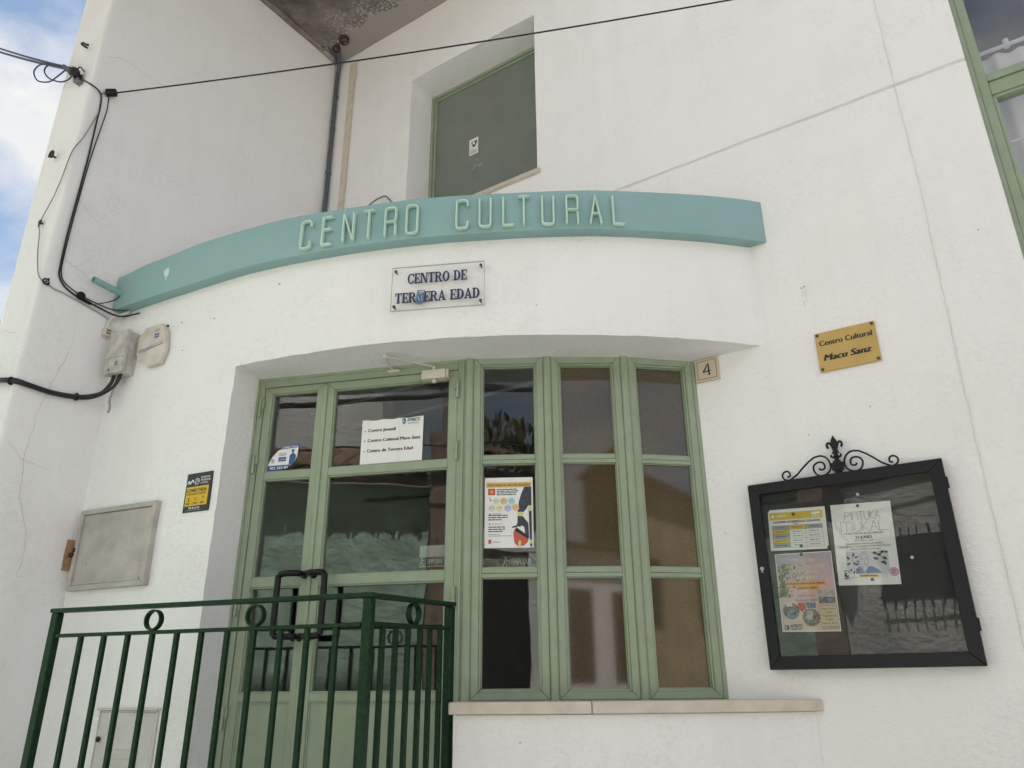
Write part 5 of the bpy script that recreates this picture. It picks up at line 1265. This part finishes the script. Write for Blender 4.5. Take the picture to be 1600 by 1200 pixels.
# ---- cables at the left
def cable(name, pts, r, mat, label, k=6, cat='cable', group=None, n=8, parts=()):
    mb = MB(); mb.tube(catmull(pts, k), r, n); o = build(name, mb, mat, smooth=1, loc=pts[0]); tag(o, label, cat, group); return o
tw = thing('overhead_cable', (-3.88, -1.70, 3.23), 'black twin overhead cable crossing the sky to the end of the side wall', 'cable')
for d in (0, 1):
    mb = MB(); a = Vector((-3.80, -1.70, 3.165 + .012 * d)); e = Vector((-10.2, -1.42 - .05 * d, 8.05 + .075 * d)); pts = []
    for k in range(25):
        t = k / 24; p = a.lerp(e, t); p.z -= .30 * 4 * t * (1 - t) * .5; pts.append(p)
    mb.tube(pts, .0062 + .001 * (1 - d), 8); build('strand', mb, M_CABLE, tw, smooth=1)
mb = MB()
mb.tube(catmull([(-3.895, -1.70, 3.238), (-3.83, -1.70, 3.18), (-3.775, -1.70, 3.135), (-3.73, -1.695, 3.10)], 4), .014, 10); mb.lathe((-3.742, -1.70, 3.115), (.55, -.2, -.45), [(.020, -.02), (.029, -.008), (.029, .012), (.018, .03)], 12)
mb.tube([(-3.735, -1.70, 3.10), (-3.72, -1.665, 3.10)], .010, 8); mb.tube(catmull([(-3.73, -1.70, 3.115), (-3.70, -1.695, 3.135), (-3.675, -1.68, 3.10)], 4), .0035, 6)
build('clamp', mb, M_BLACKPL, tw, smooth=.8)
mb = MB(); mb.prism([(-3.775, -1.688, 3.10), (-3.72, -1.688, 3.085), (-3.70, -1.688, 3.055), (-3.735, -1.688, 3.045), (-3.76, -1.688, 3.065)], (0, .024, 0)); build('clamp_plate', mb, paint('dull_lead', (.16, .16, .165), .5, metal=.3), tw)
mb = MB()
lp = [(-3.86, -1.705, 3.20), (-3.96, -1.72, 3.262), (-4.10, -1.74, 3.335), (-4.165, -1.745, 3.315), (-4.12, -1.73, 3.235), (-4.00, -1.715, 3.175), (-3.92, -1.71, 3.175), (-3.845, -1.70, 3.20)]
mb.tube(catmull(lp, 7), .0042, 8)
lp = [(-3.86, -1.705, 3.20), (-3.99, -1.735, 3.275), (-4.035, -1.74, 3.255), (-3.985, -1.725, 3.185), (-3.885, -1.70, 3.125), (-3.805, -1.69, 3.115), (-3.80, -1.69, 3.155)]
mb.tube(catmull(lp, 7), .0042, 8); build('loose_loop', mb, M_CABLE, tw, smooth=1)
CP = thing('span_wire', (-3.61, -1.558, 2.99), 'thin black wire spanning from the side wall to the main wall', 'cable')
mb = MB(); c0 = Vector((-3.596, -1.556, 3.010)); ax = Vector((.45, .62, .25)).normalized(); mb.lathe(c0 - ax * .030, ax, [(.008, 0), (.020, .004), (.0215, .008), (.0215, .052), (.019, .056), (.006, .060)], 12); build('coupler', mb, M_BLACKPL, CP, smooth=.6)
mb = MB(); mb.tube([c0 - ax * .03, (-3.606, -1.592, 2.985), (-3.622, -1.60, 2.982)], .004, 6); build('anchor', mb, M_ZINC, CP)
mb = MB(); a, e = c0 + ax * .03, Vector((-.36, -.006, 3.172)); pts = []
for k in range(31):
    t = k / 30; p = a.lerp(e, t); p.z -= .035 * 4 * t * (1 - t); pts.append(p)
mb.tube(pts, .0042, 6); build('wire', mb, M_CABLE, CP, smooth=1)
XA = XL + .010
cable('wall_cable', [(-3.715, -1.675, 3.075), (-3.640, -1.672, 3.02), (XA + .004, -1.628, 2.99), (XA, -1.596, 2.965), (XA, -1.588, 2.89), (XA, -1.588, 2.82), (XA, -1.587, 2.574), (XA, -1.592, 2.334), (XA, -1.597, 2.085), (XA, -1.594, 1.913), (XA, -1.586, 1.864), (XA, -1.556, 1.828), (XA, -1.515, 1.808), (XA + .004, -1.475, 1.797), (XA + .008, -1.388, 1.785), (XA + .014, -1.313, 1.773), (XA + .05, -1.276, 1.765), (XA + .16, -1.252, 1.762)], .0044, M_CABLE, 'thick black cable hanging down the side wall and turning to the bay')
cable('wall_cable', [(-3.612, -1.556, 2.985), (XA, -1.554, 2.955), (XA, -1.553, 2.869), (XA, -1.574, 2.582), (XA, -1.583, 2.348), (XA, -1.588, 2.109), (XA, -1.588, 1.940), (XA, -1.580, 1.880), (XA, -1.556, 1.845), (XA + .008, -1.496, 1.815), (XA + .010, -1.424, 1.802), (XA + .016, -1.324, 1.796), (XA + .05, -1.275, 1.80), (XA + .10, -1.262, 1.806)], .0030, M_CABLE, 'thin black cable dropping from the wire coupler beside the thick one')
cable('wall_cable', [(XA, -1.590, 2.93), (XA, -1.590, 2.86), (XA, -1.608, 2.77), (XA + .001, -1.634, 2.66), (-3.618, -1.664, 2.56), (-3.640, -1.672, 2.40), (-3.678, -1.672, 2.303), (-3.749, -1.674, 2.179), (-3.728, -1.672, 2.10), (-3.711, -1.670, 2.02), (-3.655, -1.672, 1.89), (-3.622, -1.664, 1.825), (XA, -1.630, 1.806), (XA, -1.597, 1.793), (XA, -1.561, 1.793), (XA, -1.485, 1.780), (XA, -1.351, 1.757), (XA, -1.312, 1.742)], .0030, M_GREYCABLE, 'thin pale grey cable looping over the rounded end of the side wall')
for c, lab, s_ in (((-3.752, -1.668, 2.178), 'black cable clip at the farthest point of the grey cable loop', .9), ((-3.70, -1.668, 2.02), 'black cable knot near the end of the side wall below the clip', .0), ((XL + .008, -1.640, 1.812), 'small black ring where the grey cable meets the corner', 1.1)):
    if not s_: continue
    mb = MB(); n_ = Vector((0, -1, 0)) if c[1] < YE else Vector((1, 0, 0)); a = n_.orthogonal().normalized(); b = n_.cross(a); c = Vector(c)
    mb.tube([c + n_ * .006 + a * .013 * s_ * math.cos(k * .5) + b * .013 * s_ * math.sin(k * .5) for k in range(12)], .0042, 6); mb.tube([c - n_ * .01, c + n_ * .012], .004, 6); mb.tube([c + n_ * .006 - b * .02, c + n_ * .006 + a * .022 + b * .01], .0025, 5)
    tag(build('cable_clip', mb, M_BLACKPL, smooth=1, loc=c), lab, 'cable clip', 'cable clips on the side wall')
mb = MB(); c = Vector((XL + .004, -1.470, 1.812)); mb.lathe(c, (1, 0, 0), [(.021, 0), (.021, .010), (.017, .012), (.010, .012), (.010, .016), (.004, .017)], 20); mb.tube([(XL + .012, -1.49, 1.800), (XL + .016, -1.42, 1.788)], .0085, 8)
tag(build('cable_clamp', mb, M_BLACKPL, smooth=.6, loc=c), 'round black clamp holding the black cables on the side wall', 'cable clip', 'cable clips on the side wall')
cable('loose_wire', [D(.05, .055, 1.885), D(.02, .08, 1.84), Vector((-3.598, -1.40, 1.792))], .0026, M_CABLE, 'short thin black wire tying the spout to the cables')
# heavy bundle below the junction box
TBN = thing('cable_bundle', (-3.6, -1.5, 1.29), 'bundle of heavy black cables sweeping from the junction box round the wall end', 'cable')
for k, (dz, dx, u_, r) in enumerate(((.000, .018, .092, .0070), (.008, .010, .102, .0062), (-.007, .018, .135, .0066), (.003, .024, .147, .0058))):
    q = [(-4.06, -1.700, 1.405), (-3.97, -1.690, 1.372), (-3.86, -1.682, 1.345), (-3.74, -1.682, 1.318), (-3.655, -1.685, 1.302), (-3.612 + .0, -1.655, 1.297), (-3.604, -1.60, 1.292), (-3.602, -1.50, 1.288), (-3.598, -1.392, 1.300), (-3.580, -1.325, 1.322)]
    pts = [Vector((x + (dx - .015 if y > -1.64 else 0), y - (dx - .012 if x < -3.62 else 0), z + dz)) for x, y, z in q]
    pts += [D(u_ - .035, .050 + dx * .3, 1.352 + dz * .4), D(u_ - .008, .046, 1.392), D(u_, .044, 1.428), D(u_, .044, 1.445)]
    mb = MB(); mb.tube(catmull(pts, 6), r, 8); build('strand', mb, M_CABLE, TBN, smooth=1)
for c, ax in (((-3.60, -1.395, 1.301), (0, 1, .1)), ((-3.63, -1.672, 1.297), (1, .4, -.1))):
    mb = MB(); mb.lathe(Vector(c) - Vector(ax).normalized() * .005, ax, [(.018, 0), (.0195, .002), (.0195, .008), (.018, .010)], 12); build('cable_tie', mb, M_BLACKPL, TBN, smooth=.8)
mb = MB(); mb.lathe((-3.598, -1.352, 1.309), (.1, 1, .3), [(.012, 0), (.0125, .001), (.0125, .014), (.012, .015)], 10); build('tape_mark', mb, paint('white_tape', (.6, .6, .58), .6), TBN)
cable('loose_wire', [D(.118, .040, 1.43), D(.120, .046, 1.37), D(.112, .052, 1.30), D(.120, .050, 1.262), D(.108, .044, 1.235)], .0055, M_GREYCABLE, 'dirty loose wire end dangling under the junction box', n=6)
for c, lab in (((-3.765, YE, 3.335), 'bent iron hook high on the end of the side wall'), ((-3.80, YE, 2.60), 'small iron hook lower on the end of the side wall')):
    c = Vector(c); mb = MB(); big = c.z > 3
    pts = [c + V(0, .01, 0), c + V(0, -.03, 0), c + V(.03, -.036, -.012), c + V(.075, -.034, -.05), c + V(.085, -.03, -.048)] if big else [c + V(0, .01, 0), c + V(0, -.026, .004), c + V(.012, -.034, -.018), c + V(.035, -.032, -.026), c + V(.03, -.03, .01), c + V(.005, -.03, .018), c + V(-.01, -.03, -.01)]
    mb.tube(catmull(pts, 4), .0062 if big else .0055, 6); tag(build('wall_hook', mb, paint('dark_iron', (.035, .028, .022), .6, metal=.4), smooth=1, loc=c), lab, 'hook', 'hooks on the end of the side wall')

# ---- green railing round the doorstep
RA0, RA1, RB1 = Vector((-3.0191, -1.5652, .280)), Vector((-1.7541, -1.2533, .280)), Vector((-1.8298, -.7468, .2975))
RG = thing('railing', (-2.4, -1.41, LAND), 'dark green iron railing with rings in front of the door', 'railing')
def seg_frame(a, b):
    t = (b - a); t.z = 0; t.normalize(); return Fr((a.x, a.y, 0), t, (t.y, -t.x, 0)), (Vector((b.x, b.y, 0)) - Vector((a.x, a.y, 0))).length
fa, La = seg_frame(RA0, RA1); fb, Lb = seg_frame(RA1, RB1)
mb = MB(); fa.box(mb, -.022, La + .019, -.018, .018, .269, .284); build('top_rail', mb, M_RAIL, RG, bevel=.002)
mb = MB(); z0, z1 = .269, .284; za, zb = .2735, .2855
mb.hexa([fb.p(.0195, .018, z0), fb.p(Lb + .018, .018, zb), fb.p(Lb + .018, -.018, zb), fb.p(.0195, -.018, z0), fb.p(.0195, .018, z1), fb.p(Lb + .018, .018, zb + .015), fb.p(Lb + .018, -.018, zb + .015), fb.p(.0195, -.018, z1)]); build('top_rail', mb, M_RAIL, RG, bevel=.002)
mb = MB(); fa.box(mb, .0205, La - .0205, -.012, .012, .182, .194); build('lower_rail', mb, M_RAIL, RG, bevel=.0015)
mb = MB(); mb.hexa([fb.p(.0205, .012, .186), fb.p(Lb - .0205, .012, .199), fb.p(Lb - .0205, -.012, .199), fb.p(.0205, -.012, .186), fb.p(.0205, .012, .198), fb.p(Lb - .0205, .012, .211), fb.p(Lb - .0205, -.012, .211), fb.p(.0205, -.012, .198)]); build('lower_rail', mb, M_RAIL, RG, bevel=.0015)
for f, s, z in ((fa, 0, .2685), (fa, La, .2685), (fb, Lb, .284)):
    mb = MB(); f.box(mb, s - .0155, s + .0155, -.0155, .0155, LAND, z); build('post', mb, M_RAIL, RG, bevel=.003)
mb = MB(); f = fa
def bar_mesh():
    mb = MB(); mb.box((-.0082, -.0082, 0), (.0082, .0082, .93)); return mb
me0 = None
base = RG.location
def place_bar(f, s, ztop, ang):
    global me0
    if me0 is None:
        bm = bmesh.new(); tmp = bar_mesh(); me0 = bpy.data.meshes.new('baluster'); me0.from_pydata([tuple(p) for p in tmp.v], [], tmp.f); bm.from_mesh(me0)
        bmesh.ops.bevel(bm, geom=list(bm.edges), offset=.0018, segments=1, affect='EDGES'); bm.to_mesh(me0); bm.free(); me0.materials.append(M_RAIL)
    o = bpy.data.objects.new('baluster', me0); COL.objects.link(o); o.parent = RG
    p = f.p(s, 0, ztop - .93); o.location = p - base; o.rotation_euler = (0, 0, math.atan2(f.s.y, f.s.x) + ang)
rr = random.Random(2)
for s in (.134, .241, .349, .457, .563, .666, .772, .878, .983, 1.083, 1.189): place_bar(fa, s, .1835, rr.uniform(-.05, .05))
for s in (.081, .157, .232, .308, .374, .445): place_bar(fb, s, .1875 + .025 * s, rr.uniform(-.05, .05))
mb = MB(); fa.box(mb, .0205, La - .0205, -.012, .012, LAND + .05, LAND + .062); build('bottom_rail', mb, M_RAIL, RG)
def ring_(f, s, zc, r):
    mb = MB(); n = 36; o, i = r, r - .0055; vs = []
    for k in range(n):
        c, d = math.cos(2 * math.pi * k / n), math.sin(2 * math.pi * k / n)
        vs += [f.p(s + o * c, .010, zc + o * d), f.p(s + o * c, -.010, zc + o * d), f.p(s + i * c, -.010, zc + i * d), f.p(s + i * c, .010, zc + i * d)]
    mb.add(vs, [(k * 4 + j, ((k + 1) % n) * 4 + j, ((k + 1) % n) * 4 + (j + 1) % 4, k * 4 + (j + 1) % 4) for k in range(n) for j in range(4)])
    build('ring', mb, M_RAIL, RG, smooth=.7)
ring_(fa, .453, .229, .0352); ring_(fa, .878, .229, .0352); ring_(fb, .264, .2395, .0355)

# ================================================================== the other side of the street (seen in the panes)
M_GRN = paint('green_lime_wash', (.40, .53, .425), .9, vary=.2, scale=4, bump=.03, bscale=11)
M_ROUGH = paint('rough_grey_render', (.66, .63, .58), .95, vary=.2, scale=3, bump=.03, bscale=18)
M_OPP = paint('white_render_old', (.70, .68, .65), .95, vary=.12, scale=2, bump=.02, bscale=22)
M_TILE2 = paint('clay_tile', (.22, .13, .09), .9, vary=.3, scale=9); M_BRICK = paint('brick_red', (.27, .185, .14), .9, vary=.25, scale=14)
M_DARKW = paint('dark_opening', (.015, .015, .016), .5)
HA = thing('low_house', (-5, -6, STREET), 'low green washed house with a clay tile roof across the street', 'house')
mb = MB(); mb.box((-9, -8.6, STREET), (-1.92, -5.5, 2.02)); build('wall', mb, M_GRN, HA)
mb = MB(); mb.prism([(-9.1, -5.3, 2.06), (-9.1, -8.7, 3.25), (-9.1, -8.7, 3.15), (-9.1, -5.3, 1.98)], (7.2, 0, 0)); RF = build('roof', mb, M_TILE2, HA)
tm = MB()
for k in range(7):
    pass
def tile_mesh():
    mb = MB(); n = 6; L = 3.4; vs = []
    for j, (y, z) in enumerate(((0, 0), (-L, 1.19))):
        for k in range(n + 1):
            a = math.pi * k / n; vs.append((.105 * math.cos(a), y, z + .085 * math.sin(a)))
        for k in range(n, -1, -1):
            a = math.pi * k / n; vs.append((.085 * math.cos(a), y, z + .066 * math.sin(a)))
    m = 2 * (n + 1); mb.add(vs, [(k, (k + 1) % m, m + (k + 1) % m, m + k) for k in range(m)] + [tuple(range(m - 1, -1, -1)), tuple(range(m, 2 * m))]); return mb
tmp = tile_mesh(); tme = bpy.data.meshes.new('tile_row'); tme.from_pydata([tuple(p) for p in tmp.v], [], tmp.f); tme.materials.append(M_TILE2)
for k in range(24):
    o = bpy.data.objects.new('tile_row', tme); COL.objects.link(o); o.parent = RF; o.location = (Vector((-2.05 - .235 * k, -5.22, 2.075)) - HA.location)
mb = MB(); mb.box((-1.918, -5.6, STREET), (-1.66, -5.42, 2.6)); build('brick_pier', mb, M_BRICK, HA)
HB = thing('rough_house', (-.8, -6, STREET), 'tall house with rough grey render, a barred window and drooping cables across the street', 'house')
mb = MB(); mb.box((-1.655, -9, STREET), (.18, -5.5, 4.4)); build('wall', mb, M_ROUGH, HB)
mb = MB(); mb.box((-1.24, -5.52, .78), (-.62, -5.492, 1.37)); WD = build('window', mb, M_DARKW, HB)
mb = MB()
for k in range(8): x = -1.23 + k * .083; mb.tube([(x, -5.40, .70), (x, -5.40, 1.45)], .008, 6)
for z in (.80, 1.36): mb.tube([(-1.27, -5.40, z), (-.60, -5.40, z)], .009, 6)
build('window_grille', mb, M_BLACK, WD)
mb = MB(); mb.tube(catmull([(-1.65, -5.48, 2.9), (-1.2, -5.48, 2.55), (-.9, -5.48, 2.5), (-.6, -5.48, 2.75), (-.2, -5.48, 3.0)], 6), .018, 6); mb.tube(catmull([(-1.62, -5.48, 3.3), (-1.3, -5.48, 2.9), (-1.0, -5.48, 2.75), (-.8, -5.48, 2.2)], 6), .014, 6); mb.tube([(-2.6, -5.47, 1.84), (-.3, -5.47, 2.02), (.15, -5.47, 2.05)], .02, 6)
tag(build('facade_cable', mb, M_CABLE, loc=(-1, -5.48, 2.5)), 'black cables drooping over the rough grey house front across the street', 'cable')
mb = MB(); mb.tube(catmull([(-1.50, -5.5, 1.40), (-1.50, -5.25, 1.44), (-1.50, -5.12, 1.52)], 4), .014, 6)
LN = build('street_lantern', mb, M_BLACK, loc=(-1.5, -5.2, 1.42)); tag(LN, 'black iron wall lantern on the rough house across the street', 'lamp')
mb = MB()
for a, b in ((.10, .075), ): mb.lathe((-1.50, -5.12, 1.52), (0, 0, 1), [(.06, 0), (.065, .01), (.115, .24), (.12, .25), (.09, .29), (.02, .36), (.012, .40)], 4)
build('lantern_cage', mb, M_BLACK, LN)
M_RUB = paint('rubble_stone', (.50, .44, .36), .95, scale=7, dirt=(.20, .165, .125), bump=.05, bscale=9)
HS = thing('stone_house', (1.2, -6, STREET), 'low rubble stone house with a dark doorway and a tile roof across the street', 'house')
mb = MB(); mb.box((.182, -8.8, STREET), (2.25, -5.5, 2.38)); build('wall', mb, M_RUB, HS)
mb = MB(); mb.prism([(.10, -5.2, 2.40), (.10, -8.9, 3.75), (.10, -8.9, 3.65), (.10, -5.2, 2.32)], (2.2, 0, 0)); RF2 = build('roof', mb, M_TILE2, HS)
for k in range(9):
    o = bpy.data.objects.new('tile_row', tme); COL.objects.link(o); o.parent = RF2; o.location = (Vector((.22 + .24 * k, -5.12, 2.42)) - HS.location)
mb = MB(); mb.box((.48, -5.52, STREET), (1.12, -5.49, 1.25)); DR = build('door', mb, M_DARKW, HS)
mb = MB(); mb.box((1.125, -5.53, STREET), (1.34, -5.46, 1.45)); mb.box((.26, -5.53, STREET), (.475, -5.46, 1.45)); mb.box((.26, -5.53, 1.455), (1.34, -5.46, 1.68)); build('door_surround', mb, M_OPP, DR)
mb = MB(); mb.box((1.60, -5.52, .35), (1.98, -5.49, 1.15)); build('window', mb, M_DARKW, HS)
mb = MB(); rr = random.Random(12)
for k in range(420):
    c = Vector((rr.uniform(.15, 2.3), -5.25 - rr.random() ** 2 * 1.2, 2.55 + rr.random() ** 2 * .45)); c.z += (-5.25 - c.y) * .36
    a = Vector((rr.gauss(0, .5), rr.gauss(0, .5), 1)).normalized() * .09; b = a.orthogonal().normalized() * .025
    mb.add([c - a, c - b, c + a, c + b], [(0, 1, 2, 3)])
wd = build('roof_weeds', mb, paint('dry_weeds', (.13, .11, .05), .9, vary=.3), HS); wd['kind'] = 'stuff'
HC = thing('white_house', (5, -6, STREET), 'long white house with dark windows down the street', 'house')
mb = MB(); mb.box((2.26, -9, STREET), (5.9, -5.5, 1.65)); build('wall', mb, M_OPP, HC)
mb = MB(); mb.prism([(2.27, -5.3, 1.68), (2.27, -7.3, 2.15), (2.27, -9.1, 1.68)], (3.6, 0, 0)); build('roof', mb, M_TILE2, HC)
for x in (2.62, 3.35, 4.6):
    mb = MB(); mb.box((x, -5.52, .05), (x + .40, -5.492, 1.15)); build('window', mb, M_DARKW, HC)
mb = MB(); mb.box((2.27, -5.49, STREET), (5.89, -5.47, -.75)); build('plinth', mb, M_ROUGH, HC)
HE = thing('ochre_house', (9, -6, STREET), 'tall ochre house at the far end of the street', 'house')
mb = MB(); mb.box((5.92, -9, STREET), (16, -5.4, 3.75)); build('wall', mb, paint('ochre_render', (.30, .235, .15), .95, vary=.2, scale=1.5, bump=.03, bscale=12), HE)
mb = MB(); mb.prism([(5.85, -5.1, 3.78), (5.85, -7.2, 4.4), (5.85, -9.2, 3.78)], (10.2, 0, 0)); build('roof', mb, M_TILE2, HE)
for x in (7.0, 9.0, 11.5):
    mb = MB(); mb.box((x, -5.42, 1.0), (x + .8, -5.392, 2.3)); build('window', mb, M_DARKW, HE)
HD = thing('tall_house', (-5, -12, STREET), 'tall grey house front rising behind the low green house', 'house')
mb = MB(); mb.box((-12, -14, STREET), (-2.6, -9.0, 6.2)); build('wall', mb, M_OPP, HD)
mb = MB(); mb.box((-8.4, -9.01, 3.6), (-7.6, -8.985, 4.8)); build('window', mb, M_DARKW, HD)
for q, (za, zb, r) in enumerate(((2.30, 3.28, .030), (2.05, 2.62, .011))):
    mb = MB(); mb.tube([Vector((-7.5 + 8.5 * k / 20, -5.05 - .1 * q, za + (zb - za) * k / 20 - .25 * (k / 20) * (1 - k / 20))) for k in range(21)], r, 6)
    tag(build('street_cable', mb, M_CABLE, smooth=1, loc=(-3, -5.1, 2.6)), ('heavy black cable strung along the far side of the street', 'thin black cable strung below the heavy one across the street')[q], 'cable')
HF = thing('light_block_house', (-11, -3.6, STREET), 'plain unseen house block added at the left to cut light on the side wall', 'house')  # added out of view to keep light off the side wall's end
mb = MB(); mb.box((-14, -5.45, STREET), (-9.6, -1.9, 4.6)); build('wall', mb, paint('buff_render', (.34, .30, .24), .95, vary=.15, scale=2), HF)
mb = MB(); mb.box((-9.59, -4.2, .4), (-9.565, -3.4, 1.7)); build('window', mb, M_DARKW, HF)
TR = thing('garden_tree', (4.6, -10.6, STREET), 'leafy garden tree behind the long white house', 'tree')
mb = MB(); mb.tube([(4.6, -10.6, STREET), (4.65, -10.6, .4), (4.55, -10.55, 2.4)], .13, 8); mb.tube([(4.62, -10.6, 1.0), (5.3, -10.4, 2.6)], .07, 6); mb.tube([(4.62, -10.6, 1.2), (3.9, -10.5, 2.8)], .07, 6); build('trunk', mb, paint('bark', (.10, .075, .05), .9), TR)
mb = MB(); rr = random.Random(6)
blobs = [(4.6 + rr.uniform(-1.5, 1.5), -10.5 + rr.uniform(-1, 1), 2.9 + rr.uniform(-1.0, 1.0), rr.uniform(.4, .8)) for _ in range(16)]
for bx, by, bz, br in blobs:
    for k in range(150):
        d = Vector((rr.gauss(0, 1), rr.gauss(0, 1), rr.gauss(0, 1))).normalized() * br * rr.uniform(.5, 1.1); c = Vector((bx, by, bz)) + d
        a = Vector((rr.gauss(0, 1), rr.gauss(0, 1), rr.gauss(0, 1))).normalized() * .085; b = a.orthogonal().normalized() * .05
        mb.add([c - a, c - b, c + a, c + b], [(0, 1, 2, 3)])
build('crown', mb, paint('leaf_green', (.075, .105, .025), .7, vary=.3, scale=3), TR)
